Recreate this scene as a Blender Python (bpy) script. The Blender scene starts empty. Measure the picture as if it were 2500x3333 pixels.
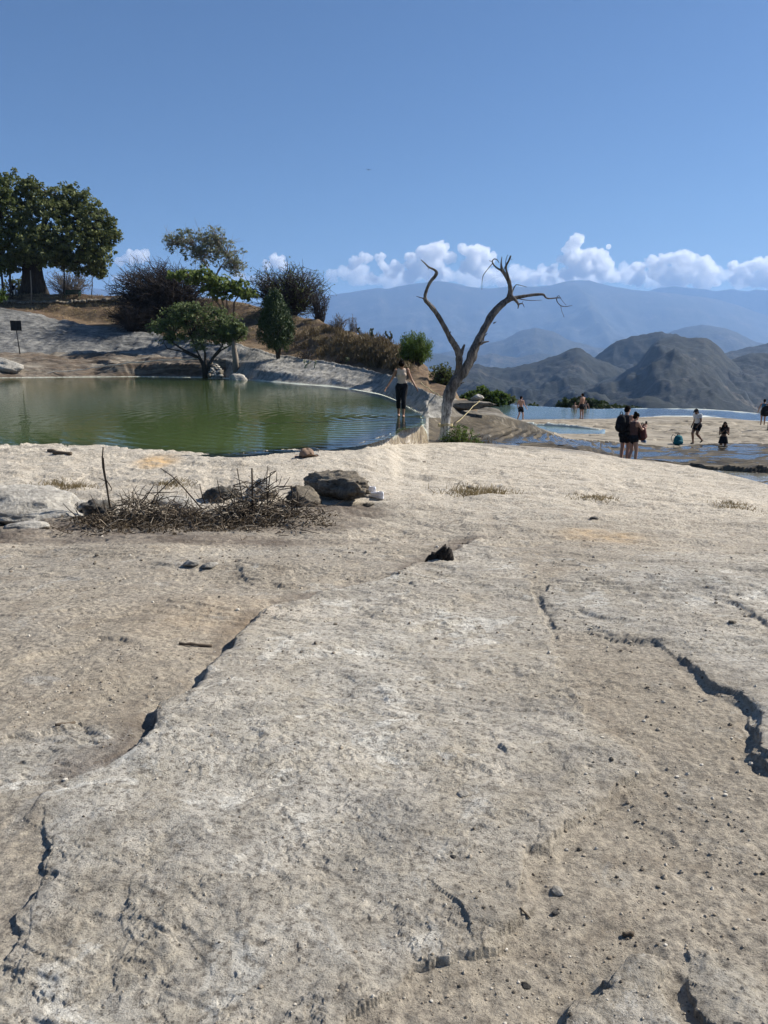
import bpy, bmesh, math, random
import numpy as np
from mathutils import Vector, Matrix, noise as mnoise
R = math.radians
random.seed(7); rng = np.random.default_rng(7)
sc = bpy.context.scene
COL = sc.collection

# ------------------------------------------------------------------ camera
CAMZ = 1.65; PITCH = R(11.66); FPX = 2504.0
cam_d = bpy.data.cameras.new('camera'); cam = bpy.data.objects.new('camera', cam_d); COL.objects.link(cam)
cam.location = (0, 0, CAMZ); cam.rotation_euler = (math.pi/2 - PITCH, 0, 0)
cam_d.sensor_fit = 'VERTICAL'; cam_d.sensor_height = 34.6; cam_d.lens = FPX/3333*34.6
cam_d.clip_start = 0.05; cam_d.clip_end = 120000
sc.camera = cam

# ------------------------------------------------------------------ sky and sun
SUN_AZ, SUN_EL = R(68), R(38)           # azimuth clockwise from the viewing direction
SDIR = Vector((math.sin(SUN_AZ)*math.cos(SUN_EL), math.cos(SUN_AZ)*math.cos(SUN_EL), math.sin(SUN_EL)))
world = bpy.data.worlds.new('World'); sc.world = world; world.use_nodes = True
wn = world.node_tree.nodes; wl = world.node_tree.links
bg = wn['Background']; sky = wn.new('ShaderNodeTexSky'); sky.sky_type = 'NISHITA'; sky.sun_disc = False
sky.sun_elevation = SUN_EL; sky.sun_rotation = SUN_AZ; sky.altitude = 300; sky.air_density = 1.1; sky.dust_density = 0.5; sky.ozone_density = 10.0
wl.new(sky.outputs[0], bg.inputs[0]); bg.inputs[1].default_value = 0.050
sd = bpy.data.lights.new('sun', 'SUN'); sun = bpy.data.objects.new('sun', sd); COL.objects.link(sun)
sd.energy = 5.0; sd.angle = R(0.53); sd.color = (1.0, 0.955, 0.885)
sun.rotation_euler = SDIR.to_track_quat('Z', 'Y').to_euler()
sc.view_settings.view_transform = 'Standard'; sc.view_settings.look = 'None'
sc.view_settings.exposure = 0.74; sc.view_settings.gamma = 1.0; sc.view_settings.use_curve_mapping = False
cy = sc.cycles
cy.use_denoising = True; cy.max_bounces = 12; cy.diffuse_bounces = 3; cy.glossy_bounces = 3; cy.transmission_bounces = 4
cy.volume_bounces = 10; cy.transparent_max_bounces = 12; cy.caustics_reflective = False; cy.caustics_refractive = False
cy.sample_clamp_indirect = 6.0

# ------------------------------------------------------------------ helpers
CP, SP = math.cos(PITCH), math.sin(PITCH)
def ray(px, py):
    u = (px-1250)/FPX; v = (1666.5-py)/FPX
    return u, CP+v*SP, -SP+v*CP
def PY(px, py, Y):                      # point of the picture at a given distance
    a, b, c = ray(px, py); k = Y/b
    return (a*k, Y, CAMZ+c*k)
def PZ(px, py, z):                      # point of the picture at a given height
    a, b, c = ray(px, py); k = (z-CAMZ)/c
    return (a*k, b*k, z)
def PD(px, Y, z):                       # picture column, distance and height
    s = (z-CAMZ)/Y; v = (s*CP+SP)/(CP-s*SP); u = (px-1250)/FPX
    return (u/(CP+v*SP)*Y, Y, z)
def s2l(c):
    c = c/255.0
    return c/12.92 if c <= 0.04045 else ((c+0.055)/1.055)**2.4
def S(r, g, b): return (s2l(r), s2l(g), s2l(b), 1.0)

_T = rng.random((256, 256))
def vn(x, y, seed=0):
    x = np.asarray(x, float)+seed*17.13; y = np.asarray(y, float)+seed*7.77
    xi = np.floor(x).astype(int); yi = np.floor(y).astype(int); fx = x-xi; fy = y-yi
    fx = fx*fx*fx*(fx*(fx*6-15)+10); fy = fy*fy*fy*(fy*(fy*6-15)+10)
    a = _T[xi & 255, yi & 255]; b = _T[(xi+1) & 255, yi & 255]; c = _T[xi & 255, (yi+1) & 255]; d = _T[(xi+1) & 255, (yi+1) & 255]
    return (a*(1-fx)+b*fx)*(1-fy)+(c*(1-fx)+d*fx)*fy
def fbm(x, y, o=4, seed=0, g=0.5):
    s = 0; a = 1; n = 0
    for i in range(o):
        ca, sa = math.cos(0.6*i), math.sin(0.6*i)
        s = s+a*(vn((x*ca-y*sa)*2**i, (x*sa+y*ca)*2**i, seed+i*3)*2-1); n += a; a *= g
    return s/n
def rid(x, y, o=4, seed=0):
    s = 0; a = 1; n = 0
    for i in range(o):
        s = s+a*(1-np.abs(vn(x*2**i, y*2**i, seed+i*5)*2-1)*2); n += a; a *= 0.5
    return s/n
def sstep(a, b, x):
    t = np.clip((x-a)/(b-a), 0, 1); return t*t*(3-2*t)

def link(name, me, mat=None, parent=None):
    o = bpy.data.objects.new(name, me); COL.objects.link(o)
    if mat is not None:
        for m in (mat if isinstance(mat, (list, tuple)) else [mat]): me.materials.append(m)
    if parent is not None: o.parent = parent
    return o
def tag(o, label=None, cat=None, group=None, kind=None):
    if label: o['label'] = label
    if cat: o['category'] = cat
    if group: o['group'] = group
    if kind: o['kind'] = kind
    return o
def empty(name, loc=(0, 0, 0), rz=0, label=None, cat=None, group=None):
    o = bpy.data.objects.new(name, None); COL.objects.link(o); o.location = loc; o.rotation_euler = (0, 0, rz)
    o.empty_display_size = 0.1
    return tag(o, label, cat, group)
def mesh_np(name, v, f, smooth=True):
    v = np.ascontiguousarray(v, dtype=np.float32).reshape(-1, 3); f = np.asarray(f, dtype=np.int32); k = f.shape[1]
    me = bpy.data.meshes.new(name)
    me.vertices.add(len(v)); me.vertices.foreach_set('co', v.ravel())
    me.loops.add(f.size); me.loops.foreach_set('vertex_index', f.ravel())
    me.polygons.add(len(f)); me.polygons.foreach_set('loop_start', np.arange(0, f.size, k, dtype=np.int32))
    me.polygons.foreach_set('loop_total', np.full(len(f), k, dtype=np.int32))
    me.polygons.foreach_set('use_smooth', np.full(len(f), smooth, dtype=bool))
    me.update(calc_edges=True); me.validate()
    return me
def attr(me, name, vals):
    a = me.attributes.new(name, 'FLOAT', 'POINT'); a.data.foreach_set('value', np.ascontiguousarray(vals, dtype=np.float32))

class MB:                               # collects triangles and quads into one mesh
    def __init__(s): s.v = []; s.f = []; s.a = []
    def add(s, vs, fs, tone=0.5):
        n = len(s.v); s.v.extend([tuple(p) for p in vs]); s.f.extend([tuple(i+n for i in q) for q in fs]); s.a.extend([tone]*len(vs))
    def tube(s, pts, rad, n=6, cap=True, tone=0.5, sq=None):
        pts = [Vector(p) for p in pts]; vs = []; fs = []
        up = None
        for i, p in enumerate(pts):
            d = (pts[min(i+1, len(pts)-1)]-pts[max(i-1, 0)])
            if d.length < 1e-9: d = Vector((0, 0, 1))
            d.normalize()
            if up is None:
                up = Vector((0, 0, 1)) if abs(d.z) < 0.9 else Vector((1, 0, 0))
            a = d.cross(up)
            if a.length < 1e-6: a = d.orthogonal()
            a.normalize(); b = a.cross(d); up = b
            r = rad[i] if hasattr(rad, '__len__') else rad
            for k in range(n):
                an = 2*math.pi*k/n
                vs.append(p+a*(math.cos(an)*r)+b*(math.sin(an)*r*(sq or 1)))
        for i in range(len(pts)-1):
            for k in range(n):
                k2 = (k+1) % n
                fs.append((i*n+k, i*n+k2, (i+1)*n+k2, (i+1)*n+k))
        if cap:
            fs.append(tuple(range(n-1, -1, -1))); fs.append(tuple((len(pts)-1)*n+k for k in range(n)))
        s.add(vs, fs, tone)
    def box(s, c, d, rz=0, tone=0.5):
        c = Vector(c); M = Matrix.Rotation(rz, 3, 'Z')
        vs = [c+M@Vector((x*d[0]/2, y*d[1]/2, z*d[2]/2)) for x in (-1, 1) for y in (-1, 1) for z in (-1, 1)]
        s.add(vs, [(0, 1, 3, 2), (4, 6, 7, 5), (0, 4, 5, 1), (2, 3, 7, 6), (0, 2, 6, 4), (1, 5, 7, 3)], tone)
    def build(s, name, mat=None, parent=None, smooth=True):
        me = bpy.data.meshes.new(name); me.from_pydata(s.v, [], s.f)
        if smooth: me.polygons.foreach_set('use_smooth', [True]*len(me.polygons))
        attr(me, 'tone', s.a)
        return link(name, me, mat, parent)

# ------------------------------------------------------------------ materials
class NT:
    def __init__(s, name):
        s.m = bpy.data.materials.new(name); s.m.use_nodes = True; s.t = s.m.node_tree; s.n = s.t.nodes; s.l = s.t.links
        s.b = s.n['Principled BSDF']; s.out = s.n['Material Output']
        s.b.inputs['Specular IOR Level'].default_value = 0.25
    def new(s, t, **k):
        x = s.n.new('ShaderNode'+t)
        for a, v in k.items(): setattr(x, a, v)
        return x
    def pos(s, scale=(1, 1, 1), src='pos'):
        if src == 'pos': o = s.new('NewGeometry').outputs['Position']
        else: o = s.new('TexCoord').outputs['Object']
        if scale == (1, 1, 1): return o
        mp = s.new('Mapping'); mp.inputs['Scale'].default_value = scale; s.l.new(o, mp.inputs[0]); return mp.outputs[0]
    def noise(s, scale, detail=4, rough=0.55, vec=None, dist=0.0, out=0):
        x = s.new('TexNoise'); x.inputs['Scale'].default_value = scale; x.inputs['Detail'].default_value = detail
        x.inputs['Roughness'].default_value = rough; x.inputs['Distortion'].default_value = dist
        if vec is not None: s.l.new(vec, x.inputs['Vector'])
        return x.outputs[out]
    def voro(s, scale, vec=None, feature='F1', out=0):
        x = s.new('TexVoronoi'); x.feature = feature; x.inputs['Scale'].default_value = scale
        if vec is not None: s.l.new(vec, x.inputs['Vector'])
        return x.outputs[out]
    def ramp(s, fac, stops, interp='LINEAR'):
        x = s.new('ValToRGB'); cr = x.color_ramp; cr.interpolation = interp
        while len(cr.elements) < len(stops): cr.elements.new(0.5)
        for e, (p, c) in zip(cr.elements, stops):
            e.position = p; e.color = c if hasattr(c, '__len__') else (c, c, c, 1)
        s.l.new(fac, x.inputs[0]); return x.outputs[0]
    def mix(s, fac, a, b, mode='MIX'):
        x = s.new('Mix'); x.data_type = 'RGBA'; x.blend_type = mode
        for val, i in ((fac, 0), (a, 6), (b, 7)):
            if hasattr(val, 'is_linked') or hasattr(val, 'node'): s.l.new(val, x.inputs[i])
            else: x.inputs[i].default_value = val
        return x.outputs[2]
    def math(s, op, a, b=0.0, c=0.0):
        x = s.new('Math'); x.operation = op
        for val, i in ((a, 0), (b, 1), (c, 2)):
            if hasattr(val, 'node'): s.l.new(val, x.inputs[i])
            else: x.inputs[i].default_value = val
        return x.outputs[0]
    def attr(s, name):
        x = s.new('Attribute'); x.attribute_name = name; return x.outputs['Fac']
    def bump(s, h, strength=0.5, dist=0.02, prev=None):
        x = s.new('Bump'); x.inputs['Strength'].default_value = strength; x.inputs['Distance'].default_value = dist
        s.l.new(h, x.inputs['Height'])
        if prev is not None: s.l.new(prev, x.inputs['Normal'])
        return x.outputs[0]
    def set(s, **k):
        for a, v in k.items():
            i = s.b.inputs[a.replace('_', ' ')]
            if hasattr(v, 'node'): s.l.new(v, i)
            else: i.default_value = v
        return s
def simple(name, col, rough=0.8, var=0.25, scale=8.0, bump=0.0, spec=0.2, metal=0.0):
    t = NT(name); n = t.noise(scale, 4, 0.6, t.pos(src='obj'))
    d = tuple(c*(1-var) for c in col[:3])+(1,); h = tuple(min(1, c*(1+var)) for c in col[:3])+(1,)
    t.set(Base_Color=t.ramp(n, [(0.3, d), (0.7, h)]), Roughness=rough, Metallic=metal)
    t.b.inputs['Specular IOR Level'].default_value = spec
    if bump: t.set(Normal=t.bump(n, bump, 0.02))
    return t.m
# ------------------------------------------------------------------ terrain: breaklines seen from near to far, then relief
ZW = -0.15; ZFAR = -3.0; ZMINI = -2.2
rowsY = np.concatenate([np.geomspace(1.25, 12, 620, endpoint=False), np.linspace(12, 24, 210, endpoint=False), np.linspace(24, 45, 195, endpoint=False),
                        np.linspace(45, 66, 140, endpoint=False), np.linspace(66, 92, 70, endpoint=False), np.geomspace(92, 260, 22)])
NC = 760
cols = np.linspace(-0.72, 0.72, NC)
TC = PD(1393, 21.0, -0.3)[0]/21.0
def table(pts):
    a = np.array(sorted([(p[0]/p[1], p[1], p[2]) for p in pts]))
    return a
class Line:
    def __init__(s, pts, t):
        a = table(pts); s.Y = np.interp(t, a[:, 0], a[:, 1]); s.z = np.interp(t, a[:, 0], a[:, 2])
def rel(t, pts):                        # (px, dY, z) offsets against picture column
    a = np.array([((p[0]-1250)/FPX/1.0, p[1], p[2]) for p in pts]); return np.interp(t, a[:, 0], a[:, 1]), np.interp(t, a[:, 0], a[:, 2])
def const(t, Y, z): return np.full_like(t, Y), (np.full_like(t, z) if not hasattr(z, '__len__') else z)

def left_nodes(t):
    N = []; add = lambda Y, z: N.append((Y, z))
    add(*const(t, 1.0, 0.02)); add(*const(t, 3.0, -0.03)); add(*const(t, 6.0, -0.17)); add(*const(t, 10.3, -0.39))
    F = Line([PZ(-300, 1452, -.10), PZ(0, 1450.5, -.10), PZ(60, 1452, -.10), PZ(120, 1445, -.10), PZ(195, 1443, -.09), PZ(222, 1451, -.11), PZ(340, 1449, -.11), PZ(400, 1458, -.11), PZ(450, 1466, -.12), PZ(560, 1470, -.12),
              PZ(650, 1474, -.13), PZ(690, 1482, -.16), PZ(780, 1477, -.15), PZ(900, 1465, -.15), PZ(1050, 1462, -.16), PZ(1150, 1455, -.2), PY(1200, 1450, 15.9), PY(1275, 1447, 17.2),
              PY(1305, 1446, 18.75), PY(1350, 1444, 19.5), PY(1393, 1442, 20.8)], t)
    w_ = sstep(1050, 1393, t*FPX+1250); add(F.Y-1.6-.4*w_, F.z-.06+.15*w_); add(F.Y, F.z)
    Rm = Line([PZ(-300, 1449, -.09), PZ(1100, 1457, -.13), PZ(1150, 1449, -.14), PZ(1200, 1434, -.156), PZ(1230, 1425, -.156), PZ(1275, 1414, -.158), PZ(1305, 1391, -.158), PZ(1350, 1382, -.158), PZ(1373, 1371, -.158), PZ(1393, 1368, -.158)], t)
    pxs = t*FPX+1250
    w = sstep(1120, 1190, pxs)
    RY = np.where(w > 0, F.Y*(1-w)+Rm.Y*w, F.Y); RY = np.maximum(RY, F.Y+.06); Rz = (F.z+.012)*(1-w)+Rm.z*w
    add(RY, Rz)
    dY, z = rel(t, [(-400, .25, -.7), (900, .25, -.7), (1050, .6, -.35), (1200, 1.0, -.27), (1305, 1.7, -.25), (1350, 1.5, -.25), (1393, .03, -.16)]); R2 = RY+dY; add(R2, z)
    dY, z = rel(t, [(-400, 1.5, -1.5), (1100, 1.6, -1.4), (1220, 2.0, -.8), (1305, 1.6, -.55), (1350, .8, -.35), (1393, .02, -.16)]); add(R2+dY, z)
    B = Line([PZ(a, b, -.13) for a, b in ((-300, 1230), (0, 1229), (250, 1226.5), (450, 1225), (667, 1228), (775, 1233), (850, 1239), (970, 1249), (1076, 1256), (1151, 1266), (1239, 1281), (1296, 1303), (1336, 1327), (1366, 1342), (1393, 1366))], t)
    dY, z = rel(t, [(-400, -4, -1.5), (1000, -4, -1.4), (1239, -4.5, -.8), (1296, -3.2, -.6), (1350, -1.4, -.4), (1393, -.15, -.16)]); add(B.Y+dY, z)
    dY, z = rel(t, [(-400, -.6, -.3), (850, -.8, -.26), (1000, -2.6, -.22), (1239, -2.6, -.21), (1296, -1.9, -.21), (1350, -1.0, -.22), (1393, -.08, -.16)]); add(B.Y+dY, z)
    add(B.Y, np.full_like(t, -.135)+.02*sstep(1350, 1393, pxs)*-1)
    dY, z = rel(t, [(-400, .35, -.09), (1050, .35, -.08), (1151, .35, -.1), (1200, .35, -.28), (1239, .35, -.42), (1336, .4, -.5), (1370, .4, -.6), (1393, .4, -.72)]); add(B.Y+dY, z)
    dY, z = rel(t, [(-400, 3, .8), (330, 3, .8), (400, 1.1, .9), (650, 1.0, .95), (700, 1.2, .6), (775, 1.5, .5), (850, 1.8, .55), (970, 2.2, .42), (1076, 1.8, .28), (1151, 1.6, .1), (1200, 1.4, -.15), (1239, 1.6, -.25), (1296, 2.5, -.3), (1336, 3.2, -.3), (1393, 4.6, -.35)]); add(B.Y+dY, z)
    L = Line([PY(-300, 1143, 67), PY(0, 1143, 67), PY(350, 1147, 67), PY(500, 1157, 66), PY(600, 1165, 63.5), PY(700, 1165, 59.7), PY(775, 1175, 58.2), PY(850, 1182, 55.2), PY(970, 1202, 51.6), PY(1076, 1213, 47.6), PY(1151, 1226, 43.6), PY(1239, 1255, 38.6), PY(1296, 1272, 33.6), PY(1343, 1292, 30.6), PY(1393, 1310, 27.6)], t); add(L.Y, L.z)
    T = Line([PY(-300, 985, 79), PY(0, 1001, 78), PY(90, 1015, 77.5), PY(166, 1030, 77), PY(250, 1048, 76), PY(347, 1060, 74.5), PY(500, 1081, 72), PY(640, 1102, 67), PY(775, 1117, 61.5), PY(850, 1139, 58.5), PY(910, 1155, 56.8), PY(992, 1166, 54.5), PY(1100, 1182, 49.8), PY(1227, 1208, 42.3), PY(1289, 1222, 37), PY(1343, 1246, 32), PY(1393, 1277, 29)], t)
    dY, _ = rel(t, [(-400, .5, 0), (700, .4, 0), (850, .5, 0), (1393, .5, 0)])
    add(T.Y-dY, T.z-rel(t, [(-400, .2, .12), (700, .2, .15), (850, .2, .22), (1393, .2, .18)])[1]); add(T.Y, T.z)
    dz = rel(t, [(-400, .1, .1), (650, .1, .12), (800, .1, .35), (1393, .1, .3)])[1]
    add(T.Y+.35, T.z-dz*.3); add(T.Y+.9, T.z-dz)
    s = (T.z-CAMZ)/T.Y; add(T.Y+4.0, CAMZ+(s+.003)*(T.Y+4.0))
    C = Line([PY(-300, 957, 86), PY(0, 957, 85), PY(350, 957, 84), PY(560, 962, 83), PY(700, 968, 82), PY(850, 1000, 76), PY(955, 1026, 72), PY(1031, 1041, 68), PY(1079, 1067, 64), PY(1181, 1093, 58), PY(1257, 1117, 52), PY(1330, 1143, 47), PY(1393, 1198, 42)], t)
    m = 0.55; add(T.Y+4+(C.Y-T.Y-4)*m, (CAMZ+(s+.003)*(T.Y+4))*(1-m)+C.z*m+rel(t, [(-400, 0, -.1), (700, 0, -.2), (1000, 0, .1), (1180, 0, .45), (1300, 0, .3), (1393, 0, .05)])[1])
    add(C.Y, C.z); add(C.Y+6, C.z-.5); add(C.Y+25, C.z-12); add(C.Y+70, C.z-60); add(*const(t, 400, -260))
    dr = sstep(1372, 1393, pxs)
    for i_, k_ in ((5, .0), (6, .42), (7, .44), (8, .44), (9, .44), (10, .44), (11, .46), (12, .06)): N[i_] = (N[i_][0], N[i_][1]-k_*dr)
    return N
LSEG = ['p']*5+['fall']+['basin']*5+['bank']*3+['ridge']*4+['hill']*10

def right_nodes(t):
    N = []; add = lambda Y, z: N.append((Y, z))
    add(*const(t, 1.0, 0.02)); add(*const(t, 3.0, -0.03)); add(*const(t, 6.0, -0.18))
    add(*rel(t, [(1393, 10.3, -.40), (2500, 9.5, -.45), (2800, 9, -.45)]))
    E = Line([PY(1393, 1442, 20.8), PY(1502, 1440, 21), PY(1590, 1444, 21), PY(1806, 1458, 21), PY(1915, 1469, 20.5), PY(2023, 1491, 20), PY(2168, 1505, 19.5), PY(2313, 1531, 18), PY(2500, 1578, 15.5), PY(2750, 1640, 13.5)], t)
    add(E.Y-2.0, E.z+.09); add(E.Y, E.z)
    def G(*pts): L = Line([PD(*p) for p in pts], t); add(L.Y, L.z)
    def GY(a, b): L = Line([PY(*p) for p in a]+[PD(*p) for p in b], t); add(L.Y, L.z)
    G((1393, 22.2, -.80), (1502, 22.3, -.95), (1590, 22.3, -1.02), (1806, 22.2, -1.08), (1915, 22, -1.28), (2023, 22.5, -1.72), (2168, 21.5, -1.65), (2313, 20, -1.5), (2500, 17.2, -1.4), (2750, 15.5, -1.3))
    G((1393, 23.2, -.75), (1502, 24, -.97), (1590, 24.5, -1.05), (1806, 25, -1.25), (1915, 25, -1.42), (2023, 24.5, -1.78), (2168, 23.3, -1.72), (2313, 21.8, -1.62), (2500, 20.5, -1.52), (2750, 19, -1.45))
    G((1393, 23.8, -.65), (1502, 24.8, -.85), (1590, 25.5, -1.05), (1806, 26, -1.32), (1915, 26, -1.5), (2023, 25, -1.8), (2168, 23.6, -1.60), (2313, 22.1, -1.46), (2500, 20.8, -1.34), (2750, 19.3, -1.3))
    GY([(1393, 1372, 24.6), (1532, 1373, 27.5), (1608, 1377, 28), (1658, 1386, 28.5), (1709, 1396, 29), (1772, 1404, 29.5)], [(1850, 29, -1.6), (2023, 28, -1.95), (2168, 26, -1.8), (2313, 25, -1.75), (2500, 24, -1.7), (2750, 23, -1.7)])
    GY([(1393, 1360, 25), (1532, 1354, 27.8), (1608, 1351, 28.3), (1658, 1360, 28.8), (1709, 1375, 29.3), (1772, 1402, 29.8)], [(1850, 30, -1.68), (2023, 29, -2.0), (2168, 27.2, -1.9), (2313, 26.2, -1.85), (2500, 25.5, -1.8), (2750, 25, -1.8)])
    GY([(1393, 1322, 27.5), (1470, 1326, 27.5), (1532, 1330, 31), (1608, 1326, 33), (1658, 1357, 30), (1709, 1373, 30), (1772, 1400, 30.4)], [(1850, 31.5, -1.8), (2023, 33, -2.1), (2168, 33, -2.3), (2313, 35.5, -2.45), (2500, 36, -2.5), (2750, 36, -2.5)])
    G((1393, 29, .24), (1433, 28.2, .03), (1480, 29, -.1), (1532, 33, -.27), (1608, 36, -1.8), (1658, 36, -2.1), (1772, 36.5, -2.12), (1850, 37, -2.13), (2023, 38, -2.3), (2168, 38, -2.45), (2313, 38, -2.52), (2500, 38, -2.55))
    G((1393, 30.5, -.1), (1480, 31, -.15), (1532, 34.5, -.8), (1608, 37, -2.3), (1700, 37.4, -2.4), (1850, 37.9, -2.4), (1940, 38.3, -2.38), (2000, 39, -2.33), (2168, 39.5, -2.5), (2500, 39.5, -2.6))
    G((1393, 33, .05), (1480, 32, -.12), (1532, 35.5, -1.), (1608, 41.5, -2.4), (1700, 42.5, -2.4), (1850, 41, -2.4), (1950, 39.3, -2.38), (2000, 40, -2.34), (2168, 41, -2.55), (2500, 41, -2.65))
    G((1393, 35, .2), (1480, 33, -.1), (1532, 36.5, -1.2), (1608, 41.8, -2.1), (1700, 42.8, -2.08), (1850, 41.2, -2.12), (1950, 39.5, -2.18), (2000, 40.5, -2.32), (2168, 42, -2.55), (2500, 42, -2.65))
    P = Line([PD(1393, 38, .5), PD(1480, 35, 0), PD(1532, 40, -1.6), PD(1608, 50, -2.9)]+[PZ(a, b, -2.97) for a, b in ((1700, 1365), (1950, 1364), (2080, 1359), (2153, 1355), (2334, 1359), (2480, 1372), (2700, 1388))], t); add(P.Y, P.z)
    FR = Line([PD(1393, 42, .84), PD(1440, 40, .4), PD(1480, 38, .02), PD(1532, 44, -2.4), PD(1560, 60, -2.9)]+[PZ(a, b, -2.985) for a, b in ((1578, 1309), (1600, 1311), (1727, 1321), (1862, 1328), (1950, 1331), (2045, 1328), (2262, 1330), (2370, 1336), (2479, 1346), (2700, 1365))], t)
    pxs = t*FPX+1250; pool = sstep(1560, 1600, pxs); shal = sstep(1980, 2120, pxs)
    zf = -3.6*(1-shal)-3.03*shal
    add(np.minimum(P.Y+1.5, (P.Y+FR.Y)/2-.2), P.z*(1-pool)+pool*(zf+.25*(1-shal))); add(np.maximum(FR.Y-1.2, (P.Y+FR.Y)/2+.2), FR.z*(1-pool)+pool*zf)
    add(FR.Y, FR.z); add(FR.Y+.8, FR.z-.6); add(FR.Y+8, FR.z-9); add(FR.Y+60, FR.z-60); add(*const(t, 400, -260))
    return N
RSEG = ['p']*5+['wet']*5+['mound', 'sand']+['mini']*3+['sand']+['far']*3+['cliff']*6

isL = cols < TC
def fill(nodes, t, segnames):
    Y = np.array([n[0] for n in nodes]); z = np.array([n[1] for n in nodes])
    ker = np.hanning(9); ker /= ker.sum()
    for i in range(len(Y)):
        for A in (Y, z):
            p = np.pad(A[i], 4, mode='edge'); A[i] = np.convolve(p, ker, 'valid')
    Y = np.maximum.accumulate(Y+np.arange(len(Y))[:, None]*1e-4, axis=0)
    out = np.zeros((len(rowsY), len(t))); seg = np.zeros((len(rowsY), len(t)), int)
    for j in range(len(t)):
        y = Y[:, j]; k = np.clip(np.searchsorted(y, rowsY)-1, 0, len(y)-2)
        f = np.clip((rowsY-y[k])/np.maximum(y[k+1]-y[k], 1e-6), 0, 1); f = 0.5*f+0.5*(f*f*(3-2*f))
        out[:, j] = z[k, j]*(1-f)+z[k+1, j]*f; seg[:, j] = k
    return out, seg
SEGN = ['p', 'fall', 'basin', 'bank', 'ridge', 'hill', 'wet', 'mound', 'sand', 'mini', 'far', 'cliff', 'wall']
zl, sl = fill(left_nodes(cols[isL]), cols[isL], LSEG); zr_, sr = fill(right_nodes(cols[~isL]), cols[~isL], RSEG)
Zb = np.concatenate([zl, zr_], 1)
reg = np.concatenate([np.array([SEGN.index(a) for a in LSEG])[np.clip(sl, 0, len(LSEG)-1)], np.array([SEGN.index(a) for a in RSEG])[np.clip(sr, 0, len(RSEG)-1)]], 1)
X = rowsY[:, None]*cols[None, :]; Yg = np.repeat(rowsY[:, None], NC, 1)
def gz(x, y, Z=None):
    Z = ZT if Z is None else Z
    c = min(max((x/y-cols[0])/(cols[1]-cols[0]), 0), NC-1.001); r = np.interp(y, rowsY, np.arange(len(rowsY))); r = min(r, len(rowsY)-1.001)
    ci, ri = int(c), int(r); fc, fr = c-ci, r-ri
    return float((Z[ri, ci]*(1-fc)+Z[ri, ci+1]*fc)*(1-fr)+(Z[ri+1, ci]*(1-fc)+Z[ri+1, ci+1]*fc)*fr)
def gpix(px, py, Z=None, y0=1.3):       # where the line of sight through a picture point meets the ground
    a, b, c = ray(px, py); prev = y0
    for y in np.concatenate([np.arange(y0, 30, .03), np.arange(30, 95, .08)]):
        if gz(a/b*y, y, Z) > CAMZ+c/b*y: break
    return (a/b*y, float(y), gz(a/b*y, y, Z))

PXG = np.repeat((cols*FPX+1250)[None, :], len(rowsY), 0); RI = {n: i for i, n in enumerate(SEGN)}
reg = np.where((reg == RI['fall']) & (PXG < 1150), RI['p'], reg); reg = np.where((reg == RI['bank']) & (PXG > 740), RI['ridge'], reg)
reg = np.where((reg == RI['mound']) & (PXG > 1800), RI['wet'], reg); reg = np.where((reg == RI['mini']) & (PXG < 1560), RI['sand'], reg); reg = np.where((reg == RI['far']) & (PXG < 1570), RI['sand'], reg)
reg = np.where((reg == RI['mini']) & (PXG > 1968), RI['sand'], reg)
reg = np.where((PXG > 1393) & (PXG < 1548) & (np.repeat(rowsY[:, None], NC, 1) > 29.3) & (reg != 0), RI['hill'], reg)
reg = np.where((PXG > 1393) & (PXG < 1450) & np.isin(reg, [RI['mound'], RI['sand']]) , RI['ridge'], reg)
reg = np.where((reg == RI['ridge']) & (PXG > 745+20*np.sin(np.repeat(rowsY[:, None], NC, 1)*1.3)), RI['wall'], reg)
reg = np.where((reg == RI['sand']) & (PXG < 1800) & (np.repeat(rowsY[:, None], NC, 1) < 37), RI['mound'], reg)
j0 = int(np.searchsorted(cols, TC)); kk = 26                # ease the two sectors into one another across the plateau
for i in range(len(rowsY)):
    if reg[i, j0-1] == 0 and reg[i, j0] == 0:
        d = Zb[i, j0]-Zb[i, j0-1]; w_ = .5*(1-np.arange(kk)/kk)**2
        Zb[i, j0-kk:j0] += d*w_[::-1]; Zb[i, j0:j0+kk] -= d*w_
M = {n: (reg == i) for i, n in enumerate(SEGN)}
soft = lambda m, k=3: m.astype(float)
H = Zb.copy()
# broad and fine relief of the rock plateau
pl = M['p'].astype(float); nearw = 1-sstep(13, 20, Yg)
# keep the lip and the plateau edge in place
eL = np.full(NC, 99.0)
for j in range(NC):
    k = np.where(reg[:, j] != 0)[0]; k = k[k > 20]; eL[j] = rowsY[k[0]] if len(k) else 99
edge = sstep(0.0, 1.2, eL[None, :]-Yg)
H += pl*(0.035*fbm(X/2.6, Yg/2.6, 3, 1)*edge + 0.014*fbm(X/.7, Yg/.55, 3, 4) + 0.006*rid(X/.23, Yg/.16, 3, 9)*(0.4+0.6*vn(X/1.1, Yg/1.1, 2)))
H += pl*0.004*fbm(X/.05, Yg/.05, 2, 31)*(1-sstep(5, 9, Yg))
q = fbm(X/1.5, Yg/.62, 4, 21)*5+Yg*.12; fq = q-np.floor(q)
H += pl*(0.024*(np.floor(q)-Yg*.12+sstep(.86, 1.0, fq))*0.6+.0)*sstep(2.5, 6, Yg)*(0.35+.65*edge)
q = fbm(X/.5, Yg/.22, 3, 47)*4+Yg*.5; fq = q-np.floor(q)
H += pl*0.017*(np.floor(q)-Yg*.5+sstep(.82, 1.0, fq)-.5)*sstep(6, 9, Yg)*(.3+.9*vn(X/1.6, Yg/1.2, 161))
q = fbm(X/.6+Yg/3, Yg/.5, 5, 63, .65)*4; fq = q-np.floor(q)
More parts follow.
